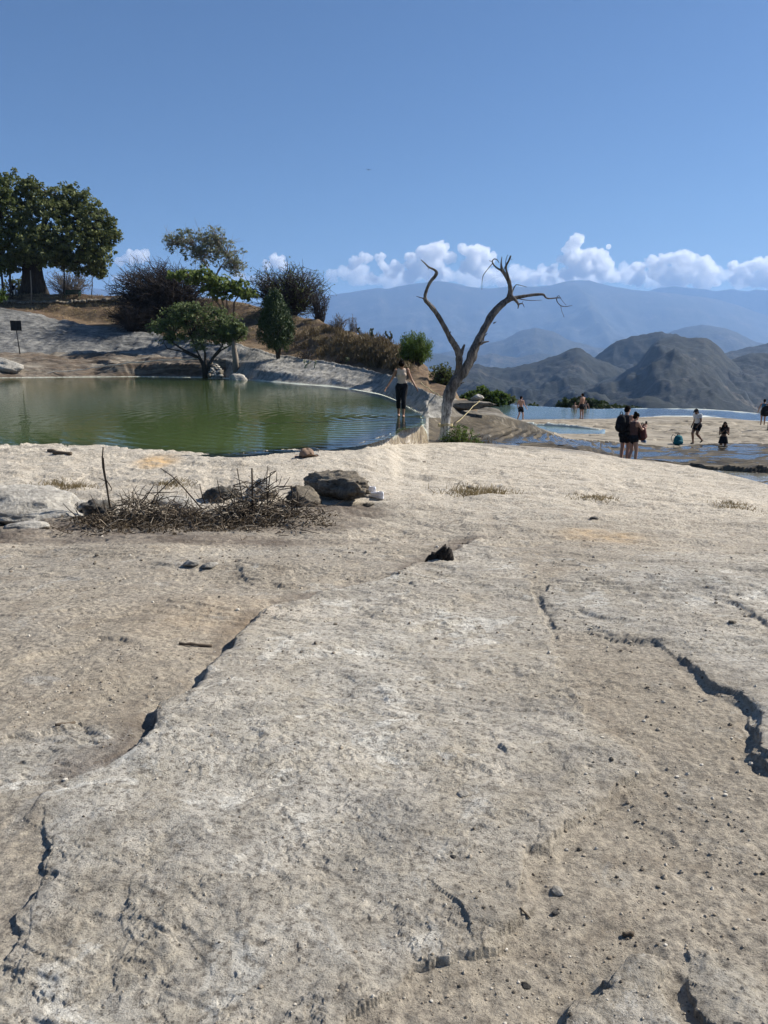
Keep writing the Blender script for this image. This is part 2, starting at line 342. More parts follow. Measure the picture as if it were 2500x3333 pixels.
H += pl*0.006*(np.floor(q)+sstep(.55, 1.0, fq))*(1-sstep(5, 8, Yg))*sstep(.45,.7,vn(X/.8,Yg/.8,88))
nearP = Yg < 16
def poly(pts, warp=.10, sc_=.35):         # inside test for a picture polygon on the ground, with ragged edges
    P = np.array([gpix(min(max(a, -300), 2800), min(b, 3395), Zb)[:2] for a, b in pts]); out = np.zeros(X.shape)
    x = X[nearP]+warp*fbm(X[nearP]/sc_, Yg[nearP]/sc_, 4, 111, .6); y = Yg[nearP]+warp*fbm(X[nearP]/sc_, Yg[nearP]/sc_, 4, 117, .6); ins = np.zeros(x.shape, bool); k = len(P)-1
    for i in range(len(P)):
        xi, yi = P[i]; xk, yk = P[k]; c_ = ((yi > y) != (yk > y)) & (x < (xk-xi)*(y-yi)/(yk-yi+1e-12)+xi); ins ^= c_; k = i
    out[nearP] = ins; return out
LINE_A = [(1560, 1745), (1465, 1795), (1400, 1822), (1250, 1875), (1077, 1913), (957, 1962), (889, 1973), (799, 2034), (753, 2098), (655, 2169), (618, 2214), (580, 2252), (520, 2280), (505, 2327), (482, 2380), (445, 2425), (330, 2490)]
slab = np.maximum.reduce([poly(LINE_A+[(200, 2500), (120, 2605), (136, 2688), (158, 2756), (136, 2839), (68, 2952), (23, 3103), (-80, 3300), (-100, 3395), (1120, 3395), (1230, 3300), (1330, 3190), (1440, 3120), (1620, 3060), (1732, 2952), (1702, 2846), (1690, 2800), (1875, 2670), (2003, 2538), (2124, 2497), (2003, 2395), (1898, 2320), (1830, 2150), (1780, 2000), (1700, 1860)]),
    poly([(1830, 2037), (2003, 2075), (2177, 2116), (2320, 2229), (2441, 2342), (2456, 2425), (2500, 2493), (2800, 2600), (2800, 1800), (2300, 1780), (1900, 1850), (1760, 1930)]),
    poly([(2180, 3170), (2049, 3133), (1958, 3208), (1973, 3238), (1883, 3276), (1820, 3395), (2240, 3395), (2190, 3300), (2130, 3215)], .03, .1),
    poly([(2230, 3110), (2300, 3090), (2420, 3140), (2560, 3250), (2560, 3395), (2330, 3395)], .05, .15), poly([(-200, 2420), (45, 2403), (181, 2369), (331, 2339), (470, 2330), (480, 2400), (300, 2480), (60, 2560), (-200, 2560)])])
slabc = slab.copy()
for ax, kk_ in ((1, 31), (0, 25)):
    kq_ = np.hanning(kk_); kq_ /= kq_.sum(); slabc = np.apply_along_axis(lambda a_: np.convolve(np.pad(a_, kk_//2, mode='edge'), kq_, 'valid'), ax, slabc)
u_ = X*.92-Yg*.38; v_ = X*.38+Yg*.92
q = fbm(u_/.85, v_/.26, 5, 121, .55)*3.6; fq = q-np.floor(q)
H += pl*slab*(1-sstep(7, 11, Yg))*.008*(np.floor(q)+sstep(.80, 1.0, fq))*sstep(.45, .65, vn(X/.9, Yg/.9, 122))
H += pl*slab*(1-sstep(8, 12, Yg))*(.020*fbm(u_/.75, v_/.32, 3, 171)+.008*rid(u_/.5, v_/.12, 3, 172)*vn(X/.8, Yg/.8, 173))
fl = fbm(X/.22, Yg/.18, 5, 101, .6)
H += pl*slab*(1-sstep(6, 10, Yg))*(.005*sstep(.03, .05, fl)+.004*sstep(.20, .22, fl))*sstep(.35, .6, vn(X/.6, Yg/.6, 102))
H += pl*(1-slab)*(1-sstep(7, 10, Yg))*(.004*rid(X/.09, Yg/.09, 2, 131)-.006)
# scarps: (picture polyline, step height, reach of the raised side, reach of the sunk side)
SC = [([(1560, 1745), (1465, 1795), (1400, 1822), (1250, 1875), (1077, 1913), (957, 1962), (889, 1973), (799, 2034), (753, 2098), (655, 2169), (618, 2214), (580, 2252), (520, 2280), (505, 2327), (482, 2380), (445, 2425), (330, 2490)], .095, 1.0, .8, 1),
      ([(331, 2339), (181, 2369), (45, 2403), (-120, 2440)], .035, .5, .6, -1),
      ([(200, 2500), (188, 2531), (120, 2605), (70, 2654), (136, 2688), (158, 2756), (136, 2839), (90, 2920), (68, 2952), (60, 3000), (23, 3103), (0, 3180), (-60, 3300)], .013, .35, .4, 1),
      ([(1700, 1860), (1745, 1910), (1830, 2037), (1900, 2040), (2003, 2075), (2117, 2090), (2177, 2116), (2230, 2169), (2320, 2229), (2395, 2282), (2441, 2342), (2456, 2425), (2430, 2455), (2500, 2493), (2580, 2560)], 2.075, 1.2, 1.1, 1),
      ([(1850, 1975), (1950, 2000), (2060, 2022), (2120, 2015)], .03, .5, .3, 1),
      ([(2330, 1935), (2425, 1966), (2465, 2000), (2520, 2045), (2600, 2080)], .035, .7, .5, 1),
      ([(1898, 2320), (2003, 2395), (2090, 2470), (2124, 2497), (2109, 2523), (2003, 2538), (1960, 2590), (1928, 2621), (1875, 2670), (1807, 2741), (1717, 2755), (1690, 2800), (1702, 2846), (1732, 2952), (1680, 2985), (1620, 3060), (1540, 3100), (1440, 3120)], .038, .5, .5, -1),
      ([(1400, 2430), (1470, 2480), (1560, 2500), (1650, 2560), (1760, 2560)], .014, .4, .3, -1),
      ([(2180, 3170), (2049, 3133), (2010, 3180), (1958, 3208), (1973, 3238), (1883, 3276), (1845, 3313), (1820, 3380)], .05, .35, .25, 1),
      ([(2240, 3400), (2190, 3300), (2130, 3215), (2170, 3180)], .03, .2, .2, 1),
      ([(2260, 3110), (2400, 3160), (2520, 3250)], .035, .3, .3, -1),
      ([(395, 2870), (362, 2960), (350, 3020), (375, 3050), (400, 3056)], .011, .2, .2, 1),
      ([(600, 2980), (615, 3050), (640, 3110), (620, 3170)], .009, .25, .2, 1),
      ([(960, 2640), (990, 2690), (985, 2756), (1040, 2745)], .011, .15, .15, 1),
      ([(890, 2810), (876, 2870), (920, 2920)], .010, .12, .15, 1),
      ([(1560, 2380), (1600, 2440), (1580, 2400)], .02, .15, .15, 1),
      ([(60, 2160), (150, 2120), (330, 2060), (450, 2070)], .03, .3, .35, 1),
      ([(760, 1840), (830, 1880)], .03, .2, .2, 1), ([(880, 1870), (960, 1885)], .03, .2, .2, 1), ([(470, 1830), (620, 1845)], .02, .3, .2, 1), ([(640, 2060), (420, 2050), (300, 2040)], .025, .3, .3, 1),
      ([(1300, 1990), (1430, 1965), (1560, 1925)], .03, .4, .35, 1), ([(1290, 2040), (1420, 2022), (1470, 2030)], .025, .3, .3, 1), ([(1450, 1780), (1640, 1760), (1860, 1750)], .035, .5, .4, 1)]
dirt_shadeA = np.zeros(X.shape)
for pts, h, ra, rb, side in SC:
    grow = h > 1; h = h-2 if grow else h
    P = [np.array(gpix(min(max(a, -250), 2750), min(b, 3395), Zb)[:2]) for a, b in pts]
    lo = np.min(P, 0)-1.3; hi = np.max(P, 0)+1.3
    sel = (X > lo[0]) & (X < hi[0]) & (Yg > lo[1]) & (Yg < hi[1]) & M['p']
    if not sel.any(): continue
    x = X[sel]+.10*fbm(X[sel]/.4, Yg[sel]/.4, 4, 71, .45); y = Yg[sel]+.10*fbm(X[sel]/.4, Yg[sel]/.4, 4, 77, .45)
    best = np.full(x.shape, 9.); sgn = np.ones(x.shape); along = np.zeros(x.shape)
    n = len(P)-1
    for i in range(n):
        d = P[i+1]-P[i]; L = np.hypot(*d)+1e-9; tt = np.clip(((x-P[i][0])*d[0]+(y-P[i][1])*d[1])/L**2, 0, 1)
        ex = x-P[i][0]-tt*d[0]; ey = y-P[i][1]-tt*d[1]; dd = np.hypot(ex, ey)
        up = dd < best-1e-6; best = np.where(up, dd, best); sgn = np.where(up, np.sign(d[0]*ey-d[1]*ex), sgn); along = np.where(up, (i+tt)/n, along)
    sd_ = best*sgn*side
    if pts[0] == (1560, 1745): dirt_shadeA[sel] = np.where(sd_ < 0, (1-sstep(.05, .34, -sd_))*sstep(.38, .62, vn(along*16, -sd_*4, 9)+.25*vn(x/.06, y/.06, 10)), 0)  # dirt on the first scarp's sunk side, its colour also standing in for shadow
    ends = sstep(0, .12, along)*(1-sstep(.88, 1, along))
    hh = .62*h*ends*(.75+.4*vn(along*7, along*0+h*50, 5))*((.18+.95*along**1.5) if grow else 1)
    hi_ = np.where(sd_ > 0, 1-sstep(.0, ra, sd_), 0)*.55; lo_ = np.where(sd_ <= 0, -(1-sstep(0, rb, -sd_)), 0)*.45
    wd = .016+.012*vn(along*14, along*0, 8)+.0065*y
    sharp = sstep(-wd, wd, sd_)
    H[sel] += hh*(hi_*sharp+lo_*(1-sharp)) - .22*hh*np.exp(-((sd_+.04)/.03)**2)
# rocky bank, ridge, hill and cliff relief
bk = M['bank']; far_l = sstep(0, 1, X*0)
kb = np.where(bk & (Zb > -.05), 1., 0.)
H += kb*(.22*fbm(X/2.2, Zb*1.5+Yg/3, 4, 12)+.12*rid(X/1.1, Zb*2.+Yg/2, 3, 15)-.05)
q = (Zb+fbm(X/5, Yg/3, 3, 19)*.35)/.28; fq = q-np.floor(q); rocky = np.where(bk & (X < -9) & (Zb > .1), 1., 0.)
H += rocky*.28*(sstep(.55, 1., fq)-fq)*.9
H += (M['ridge'] | M['wall'])*(.10*fbm(X/1.2, Zb*.8+Yg/2, 4, 13))*np.where(Zb > .2, 1, .6)
rface = M['wall']; H += rface*(.05*rid(X/.55, Yg/1.4, 4, 33)+.03*fbm(X/.25, Yg/.4, 3, 34)-.03)*sstep(-.05, .3, Zb)
gl = M['ridge'] & (X <= -9)
q = (Zb+fbm(X/6, Yg/4, 3, 29)*.5)/.42; fq = q-np.floor(q); H += gl*(.42*(sstep(.6, 1., fq)-fq)*1.2*vn(X/5, Zb*2, 92)+.16*rid(X/1.6, Zb*1.4+Yg/4, 4, 93)-.06)
H += M['hill']*(.22*fbm(X/5, Yg/5, 4, 14)+.10*fbm(X/1.1, Yg/1.1, 3, 16))*np.where(Yg < 92, 1, 0)
q = (Zb+fbm(X/4, Yg/3, 3, 23)*.6)/.5; fq = q-np.floor(q); H += M['hill']*np.where(Yg < 90, 1, 0)*.5*(sstep(.5, 1., fq)-fq)*.22*vn(X/7, Yg/7, 91)
H += M['cliff']*(1.5*fbm(X/14, Yg/14, 4, 18))*sstep(3, 12, -Zb)
H += M['hill']*(4*fbm(X/25, Yg/25, 4, 18))*sstep(92, 120, Yg)
H += M['sand']*(.05*fbm(X/2.5, Yg/1.5, 4, 24)+.03*rid(X/.8, Yg/.5, 3, 25))*np.where(X > 7, 1, .6)
q = (fbm(X/5, Yg/2.6, 4, 95, .6)*3.2+Yg*.35); fq = q-np.floor(q); H += (M['sand'] & (Yg > 36))*.17*(np.floor(q)-q+sstep(.8, 1., fq)+.3)*sstep(.3, .6, vn(X/4, Yg/3, 96))*(1-sstep(52, 55, Yg))
H += M['mound']*(.05*fbm(X/1.2, Yg/.8, 4, 26)); H += ((PXG > 1393) & (PXG < 1460) & M['wall'])*(.14*fbm(X/.5, Yg/.9, 4, 181))
H += M['far']*sstep(1980, 2120, PXG)*(.05*fbm(X/3, Yg/1.6, 4, 55))
H += M['fall']*.05*(rid(X/.16, Zb*.25+Yg/3, 2, 27)-.3)*1.0
# stepped wet terraces with shallow basins
ST = .085
wv = Zb+fbm(X/2.6, Yg/2.4, 4, 36)*.10; qs = wv/ST; kq = np.floor(qs); fq = qs-kq
lev = kq*ST
tz = lev+ST*sstep(.72, 1.0, fq)+.018*np.exp(-((fq-.98)/.06)**2)+.016*np.exp(-((fq-.02)/.05)**2)-.012+.05*fbm(X/.8, Yg/.5, 4, 39, .6)
mud = np.where((PXG > 1450) & (Zb < -.8), 1, 0)
wetm = M['wet'] & (mud > 0)
wb = sstep(.0, 1.0, Yg-eL[None, :]-.2)*(1-sstep(0, .35, np.where(M['wet'], Zb-(-1.05+(22-Yg)*.0), 0)*(X < 9)*(Yg > 25.5)))
H = np.where(wetm, H*(1-wb)+tz*wb, H)
wetlev = np.where(wetm & (wb > .9) & (vn(X/2.2, Yg/1.3, 151)+.25*vn(X/.6, Yg/.4, 152) > .42), lev+np.where(PXG < 1960, .008, -.004), -99)
ZT = H
# ------------------------------------------------------------------ split the sheet into its pieces
Nr = len(rowsY)
V = np.stack([X, Yg, ZT], -1)
dx = np.gradient(V, axis=1); dy = np.gradient(V, axis=0); NRM = np.cross(dx, dy); NRM /= np.linalg.norm(NRM, axis=2, keepdims=True)+1e-12
fidx = np.arange(Nr*NC).reshape(Nr, NC)
quads = np.stack([fidx[:-1, :-1], fidx[:-1, 1:], fidx[1:, 1:], fidx[1:, :-1]], -1).reshape(-1, 4)
freg = reg[:-1, :-1].ravel()
def piece(name, which, mat, extra=None):
    sel = np.isin(freg, [SEGN.index(w) for w in which]); q = quads[sel]
    u, inv = np.unique(q, return_inverse=True); me = mesh_np(name, V.reshape(-1, 3)[u], inv.reshape(-1, 4))
    me.normals_split_custom_set_from_vertices(NRM.reshape(-1, 3)[u])
    for k, a in (extra or {}).items(): attr(me, k, a.ravel()[u])
    return tag(link(name, me, mat), kind='structure')
def water(name, sel_v, level, mat, label=None):
    lv = level if hasattr(level, 'shape') else np.full((Nr, NC), level)
    sub = sel_v & (ZT < lv+.03); l4 = lv.ravel()[quads]; ok = (sub.ravel()[quads].any(1)) & (l4.max(1)-l4.min(1) < 1e-4)
    q = quads[ok]; u, inv = np.unique(q, return_inverse=True)
    vv = V.reshape(-1, 3)[u].copy(); vv[:, 2] = lv.ravel()[u]
    me = mesh_np(name, vv, inv.reshape(-1, 4)); attr(me, 'depth', (lv-ZT).ravel()[u])
    return tag(link(name, me, mat), kind='structure')
# ------------------------------------------------------------------ terrain materials
def m_plateau():
    t = NT('limestone'); P = t.pos()
    n1 = t.noise(.8, 5, .6, P, .6); n2 = t.noise(5, 8, .65, P, .4); n3 = t.noise(38, 6, .7, P); n4 = t.noise(2.2, 6, .7, P, 1.2); n5 = t.noise(140, 3, .6, P)
    st = t.noise(3.0, 6, .7, t.pos((.35, 1.3, 1)), .3)
    n6 = t.noise(.55, 4, .6, P, .5)
    sl = t.ramp(n1, [(.34, (.385, .345, .28, 1)), (.46, (.465, .42, .338, 1)), (.56, (.43, .397, .335, 1)), (.68, (.345, .328, .29, 1))])
    sl = t.mix(t.ramp(n2, [(.42, 0.), (.60, .85)]), sl, (.58, .54, .465, 1))
    sl = t.mix(t.ramp(n4, [(.56, 0.), (.62, .95)]), sl, (.72, .69, .61, 1))
    sl = t.mix(t.ramp(n4, [(.33, .8), (.44, 0.)]), sl, (.25, .245, .23, 1))
    gr = t.ramp(n6, [(.35, (.29, .25, .19, 1)), (.5, (.37, .32, .25, 1)), (.65, (.33, .30, .25, 1))])
    gr = t.mix(t.ramp(n3, [(.50, 0.), (.66, .9)]), gr, (.56, .48, .36, 1)); gr = t.mix(t.ramp(n2, [(.34, .7), (.46, 0.)]), gr, (.24, .19, .135, 1))
    gr = t.mix(t.ramp(n4, [(.58, 0.), (.68, .6)]), gr, (.44, .425, .385, 1))
    c = t.mix(t.attr('slab'), gr, sl)
    c = t.mix(t.ramp(st, [(.54, 0.), (.70, .55)]), c, (.22, .205, .18, 1)); n8 = t.noise(.42, 3, .6, P, .8); c = t.mix(1.0, c, t.ramp(n8, [(.3, (.78, .78, .78, 1)), (.7, (1.1, 1.08, 1.05, 1))]), 'MULTIPLY')
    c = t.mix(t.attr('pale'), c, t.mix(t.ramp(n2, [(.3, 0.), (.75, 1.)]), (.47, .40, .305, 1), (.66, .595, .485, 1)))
    n7 = t.noise(7, 6, .75, t.pos((.5, 1.6, 1)), .2); c = t.mix(t.math('MULTIPLY', t.attr('pale'), t.ramp(n7, [(.32, .75), (.43, 0.)])), c, (.19, .16, .12, 1))
    c = t.mix(t.ramp(n3, [(.36, .9), (.50, 0.)]), c, (.14, .12, .095, 1))
    c = t.mix(t.ramp(n3, [(.62, 0.), (.78, .45)]), c, (.72, .67, .57, 1))
    c = t.mix(t.ramp(n5, [(.30, .5), (.42, 0.)]), c, (.12, .105, .085, 1))
    vz = t.voro(55, P); c = t.mix(t.ramp(vz, [(.10, .85), (.17, 0.)]), c, (.07, .062, .052, 1)); vz2 = t.voro(23, P); c = t.mix(t.ramp(vz2, [(.07, .8), (.12, 0.)]), c, (.10, .088, .07, 1))
    so = t.math('MULTIPLY', t.attr('soil_shade'), t.ramp(t.noise(9, 6, .7, P), [(.25, .35), (.6, 1.)]))
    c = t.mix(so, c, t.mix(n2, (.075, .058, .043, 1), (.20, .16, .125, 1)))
    c = t.mix(t.math('MULTIPLY', t.attr('grit'), t.ramp(n2, [(.3, .4), (.6, 1.)])), c, t.mix(n3, (.20, .165, .115, 1), (.50, .42, .31, 1)))
    oc = t.math('MULTIPLY', t.attr('ochre'), t.ramp(n2, [(.35, .2), (.6, .9)])); c = t.mix(oc, c, (.55, .36, .17, 1))
    wt = t.attr('damp'); c = t.mix(t.math('MULTIPLY', wt, .75), c, (.17, .145, .11, 1))
    b = t.bump(t.noise(11, 10, .72, P, .3), .8, .045); b = t.bump(n3, .6, .014, b); b = t.bump(n5, .6, .006, b)
    t.set(Base_Color=c, Roughness=t.math('SUBTRACT', .9, t.math('MULTIPLY', wt, .55)), Normal=b); return t.m
def m_rock(name, stops, streak=(1, 1, 1), scale=.7, dark=(.06, .055, .05, 1), dk=.5, bump=.6, bdist=.08, rough=.9, pale=None, fine=6):
    t = NT(name); P = t.pos(streak); n = t.noise(scale, 8, .65, P, .5); n2 = t.noise(scale*fine, 8, .7, P)
    c = t.ramp(n, stops)
    c = t.mix(t.ramp(n2, [(.33, dk), (.52, 0.)]), c, dark)
    if pale: c = t.mix(t.ramp(n2, [(.56, 0.), (.72, .8)]), c, pale)
    t.set(Base_Color=c, Roughness=rough, Normal=t.bump(n2, bump, bdist)); return t.m
MT = {}
MT['p'] = m_plateau()
MT['hill'] = m_rock('dry_hill_soil', [(.30, (.07, .044, .027, 1)), (.45, (.12, .078, .046, 1)), (.58, (.20, .14, .08, 1)), (.72, (.13, .09, .056, 1))], (1, 1, 2.5), .28, (.05, .035, .025, 1), .65, .8, .15, .95, (.30, .22, .125, 1), 7)
MT['bank'] = m_rock('stained_bank_rock', [(.30, (.055, .045, .036, 1)), (.42, (.13, .095, .065, 1)), (.55, (.20, .165, .125, 1)), (.68, (.36, .32, .25, 1))], (.5, .7, 3.5), .55, (.025, .022, .02, 1), .7, .9, .15, .9, None, 5)
MT['ridge'] = m_rock('grey_calcite', [(.28, (.065, .065, .06, 1)), (.42, (.14, .138, .13, 1)), (.55, (.20, .195, .18, 1)), (.68, (.30, .285, .25, 1)), (.76, (.15, .13, .10, 1))], (.5, .6, 2.2), .45, (.03, .029, .027, 1), .8, 1.0, .15, .9, (.42, .40, .35, 1), 7)
MT['wall'] = m_rock('rough_calcite_wall', [(.28, (.15, .14, .12, 1)), (.44, (.26, .245, .21, 1)), (.58, (.35, .33, .285, 1)), (.70, (.43, .405, .355, 1))], (1.0, .5, .6), .7, (.05, .046, .04, 1), .8, 1.0, .12, .9, (.46, .435, .38, 1), 5)
MT['fall'] = m_rock('wet_travertine_fall', [(.30, (.12, .085, .048, 1)), (.5, (.25, .195, .12, 1)), (.7, (.38, .315, .215, 1))], (9, 2.0, .8), 1.0, (.07, .05, .03, 1), .6, .7, .03, .22, (.66, .58, .42, 1), 3)
def m_wet():
    t = NT('wet_terrace_rock'); P = t.pos(); n = t.noise(.9, 6, .65, P, .7); n2 = t.noise(6, 8, .7, P); n3 = t.noise(1.8, 6, .7, t.pos((.6, 1.4, 1)), .5)
    c = t.ramp(n, [(.33, (.04, .035, .027, 1)), (.48, (.085, .07, .05, 1)), (.6, (.13, .108, .077, 1)), (.7, (.22, .185, .135, 1))])
    c = t.mix(t.ramp(n3, [(.57, 0.), (.70, .7)]), c, (.36, .31, .235, 1)); c = t.mix(t.ramp(n2, [(.3, .6), (.48, 0.)]), c, (.05, .046, .04, 1))
    t.set(Base_Color=c, Roughness=t.ramp(n, [(.4, .5), (.65, .9)]), Normal=t.bump(n2, .9, .05)); t.b.inputs['Specular IOR Level'].default_value = .06; return t.m
MT['wet'] = m_wet()
MT['sand'] = m_rock('pale_travertine_flat', [(.30, (.17, .14, .10, 1)), (.45, (.27, .23, .17, 1)), (.6, (.34, .295, .225, 1)), (.72, (.22, .195, .155, 1))], (.4, 1.3, 1), .45, (.05, .042, .03, 1), .85, .9, .08, .85, (.46, .41, .33, 1), 5)
MT['mound'] = m_rock('damp_mound_rock', [(.32, (.09, .08, .063, 1)), (.5, (.18, .16, .13, 1)), (.66, (.28, .255, .21, 1))], (1, 1, 1), .9, (.03, .026, .02, 1), .6, .9, .06, .9, None, 6); MT['mound'].node_tree.nodes['Principled BSDF'].inputs['Specular IOR Level'].default_value = .05
MT['basin'] = m_rock('pool_bed', [(.3, (.40, .42, .33, 1)), (.7, (.58, .60, .50, 1))], (1, 1, 1), .6, (.1, .1, .06, 1), .3, .2, .03, .8)
MT['far'] = m_rock('white_pool_bed', [(.3, (.46, .50, .45, 1)), (.7, (.62, .64, .58, 1))], (.4, 1, 1), .5, (.2, .2, .17, 1), .3, .2, .03, .8)
MT['cliff'] = m_rock('cliff_scrub', [(.3, (.03, .035, .02, 1)), (.5, (.07, .065, .04, 1)), (.7, (.16, .14, .1, 1))], (1, 1, 1), .06, (.015, .02, .01, 1), .7, .8, 1.0, .95, None, 8)

def ell(px, py, rx, ry, soft_=.5):      # soft elliptic patch on the ground, given round a picture point
    c = gpix(px, py); return 1-sstep(1-soft_, 1, np.hypot((X-c[0])/rx, (Yg-c[1])/ry))
soil_shade = 1.3*np.clip(.9*ell(200, 1745, 1.9, .55, .6)+.9*ell(650, 1745, 2.0, .5, .6)+.8*ell(1080, 1700, .9, .5, .6)+ell(300, 1715, 1.6, 1.1)+ell(640, 1700, 1.5, 1.0)+ell(950, 1690, 1.0, .9)+ell(1130, 1670, .75, .55)+.8*ell(60, 1720, 1.0, .8), 0, 1)*(.35+.65*vn(X/.5, Yg/.5, 3))
grit = 1.0*np.clip(ell(2150, 2250, 1.0, 1.2, .7)+ell(2250, 2700, .8, .6, .8)+ell(550, 2150, 1.3, 1.1, .7)+ell(1750, 2950, .45, .35, .7)+ell(250, 2250, .9, .8, .8)+ell(1650, 2150, .9, .9, .8)+ell(1700, 3250, .5, .25, .6), 0, 1)*(.3+.7*vn(X/.4, Yg/.4, 13))
ochre = np.clip(ell(510, 1500, .5, .8, .7)+ell(1960, 1745, .7, .7, .8)*.6+.6*ell(700, 2000, .9, .8, .9)*.4, 0, 1)
pale = np.clip(sstep(6.5, 12, Yg)*.9, 0, 1)*np.clip(1-.5*soil_shade, 0, 1)
damp = M['p']*(1-sstep(0, 1.2, eL[None, :]-Yg))*sstep(2.2, 3.0, X)*(1-sstep(4.6, 6.5, X))
soil_shade = np.clip(soil_shade+.9*dirt_shadeA, 0, 1.3)  # real soil patches plus the dirt and painted shadow along that scarp
piece('rock_plateau', ['p'], MT['p'], dict(soil_shade=soil_shade, grit=grit*.5, slab=np.clip(slabc*(.45+.55*vn(X/.6, Yg/.6, 141))*.95+.12, 0, 1), ochre=ochre, pale=pale, damp=damp))
for nm, w in (('travertine_fall', 'fall'), ('pool_bed', 'basin'), ('pool_bank', 'bank'), ('grey_rock_slope', 'ridge'), ('travertine_ridge', 'wall'), ('hillside', 'hill'), ('wet_terrace', 'wet'), ('travertine_mound', 'mound'), ('travertine_flat', 'sand'), ('small_pool_bed', 'mini'), ('spring_pool_bed', 'far'), ('cliff_slope', 'cliff')):
    piece(nm, [w], MT['far'] if w == 'mini' else MT[w])
# ground beside and behind the camera, carried on from the edges of the sheet
def strip_mesh(name, VX, VY, VZ, slab_, pale_):
    n, m = VX.shape; idx = np.arange(n*m).reshape(n, m); q = np.stack([idx[:-1, :-1], idx[:-1, 1:], idx[1:, 1:], idx[1:, :-1]], -1).reshape(-1, 4)
    me = mesh_np(name, np.stack([VX, VY, VZ], -1), q); bm_ = bmesh.new(); bm_.from_mesh(me); bmesh.ops.recalc_face_normals(bm_, faces=bm_.faces); up_ = sum(f_.normal.z for f_ in bm_.faces)
    if up_ < 0: bmesh.ops.reverse_faces(bm_, faces=bm_.faces)
    bm_.to_mesh(me); bm_.free(); attr(me, 'slab', slab_.ravel()); attr(me, 'pale', pale_.ravel()); return tag(link(name, me, MT['p']), kind='structure')
OFFS = np.concatenate([np.arange(0, 2.0, .05), np.geomspace(2.0, 40, 22)])
slabv = np.clip(slabc*(.45+.55*vn(X/.6, Yg/.6, 141))*.95+.12, 0, 1); kY = rowsY < 60
for sgn_, jc in ((-1, 0), (1, NC-1)):
    VX = X[kY, jc][:, None]+sgn_*OFFS[None, :]; VY = np.repeat(rowsY[kY][:, None], len(OFFS), 1); w_ = sstep(0, .4, OFFS)[None, :]
    z0 = ZT[kY, jc][:, None]; zs = Zb[kY, jc][:, None]+.03*fbm(VX/1.6, VY/1.6, 3, 1)+.012*fbm(VX/.5, VY/.4, 4, 4)-.02*np.maximum(OFFS-3, 0)[None, :]
    strip_mesh('rock_ground', VX, VY, z0*(1-w_)+zs*w_, np.repeat(slabv[kY, jc][:, None], len(OFFS), 1)*(1-w_)+.4*w_*vn(VX/.9, VY/.9, 6), np.repeat(pale[kY, jc][:, None], len(OFFS), 1))
xs = np.concatenate([X[0, 0]-OFFS[::-1], X[0, 1:-1:4], X[0, -1]+OFFS]); BK = np.concatenate([np.arange(0, 2.0, .05), np.geomspace(2.0, 60, 22)])
zrow = np.interp(xs, X[0], ZT[0]); VX = np.repeat(xs[None, :], len(BK), 0); VY = np.repeat((rowsY[0]-BK)[:, None], len(xs), 1); w_ = sstep(0, .4, BK)[:, None]
side_ = np.maximum(np.abs(VX)-4, 0)*.02
zs = .02+.03*fbm(VX/1.6, VY/1.6, 3, 1)+.012*fbm(VX/.5, VY/.4, 4, 4)-side_; zedge = np.where((xs < X[0, 0]) | (xs > X[0, -1]), Zb[0, 0]+.03*fbm(xs/1.6, rowsY[0]/1.6+0*xs, 3, 1)+.012*fbm(xs/.5, rowsY[0]/.4+0*xs, 4, 4)-.02*np.maximum(np.abs(xs)-X[0, -1]-3, 0), zrow)
strip_mesh('rock_ground', VX, VY, zedge[None, :]*(1-w_)+zs*w_, .5*vn(VX/.9, VY/.9, 6), VX*0)

# ------------------------------------------------------------------ water
def m_water(name, body, shallow, k, amp, scale, rough=.02, rings=None):
    t = NT(name); t.n.remove(t.b); P = t.pos()
    n = t.noise(scale, 3, .55, t.pos((.45, 1.0, 1)), .2); n2 = t.noise(scale*4.5, 2, .5, t.pos((.6, 1.0, 1)))
    h = t.math('ADD', n, t.math('MULTIPLY', n2, .25))
    if rings:
        sub = t.new('VectorMath', operation='SUBTRACT'); t.l.new(P, sub.inputs[0]); sub.inputs[1].default_value = rings
        ln = t.new('VectorMath', operation='LENGTH'); t.l.new(sub.outputs[0], ln.inputs[0]); r = ln.outputs['Value']
        w = t.math('SINE', t.math('MULTIPLY', r, 14.0)); fade = t.math('DIVIDE', .55, t.math('ADD', .9, t.math('MULTIPLY', r, .55)))
        h = t.math('ADD', h, t.math('MULTIPLY', w, t.math('MULTIPLY', fade, 1.6)))
    nrm = t.bump(h, 1.0, amp)
    fr = t.new('Fresnel'); fr.inputs['IOR'].default_value = 1.33; t.l.new(nrm, fr.inputs['Normal'])
    gl = t.new('BsdfGlossy'); gl.inputs['Roughness'].default_value = rough; t.l.new(nrm, gl.inputs['Normal'])
    tr = t.new('BsdfTransparent'); tr.inputs['Color'].default_value = shallow
    df = t.new('BsdfDiffuse'); df.inputs['Color'].default_value = body
    dp = t.math('SUBTRACT', 1.0, t.math('EXPONENT', t.math('MULTIPLY', t.math('MAXIMUM', t.attr('depth'), 0.), -k)))
    m1 = t.new('MixShader'); t.l.new(dp, m1.inputs[0]); t.l.new(tr.outputs[0], m1.inputs[1]); t.l.new(df.outputs[0], m1.inputs[2])
    m2 = t.new('MixShader'); t.l.new(fr.outputs[0], m2.inputs[0]); t.l.new(m1.outputs[0], m2.inputs[1]); t.l.new(gl.outputs[0], m2.inputs[2])
    t.l.new(m2.outputs[0], t.out.inputs[0]); return t.m
WF = PZ(1308, 1356, ZW)                 # feet of the person on the rim
inL = np.repeat((cols < TC)[None, :], Nr, 0)
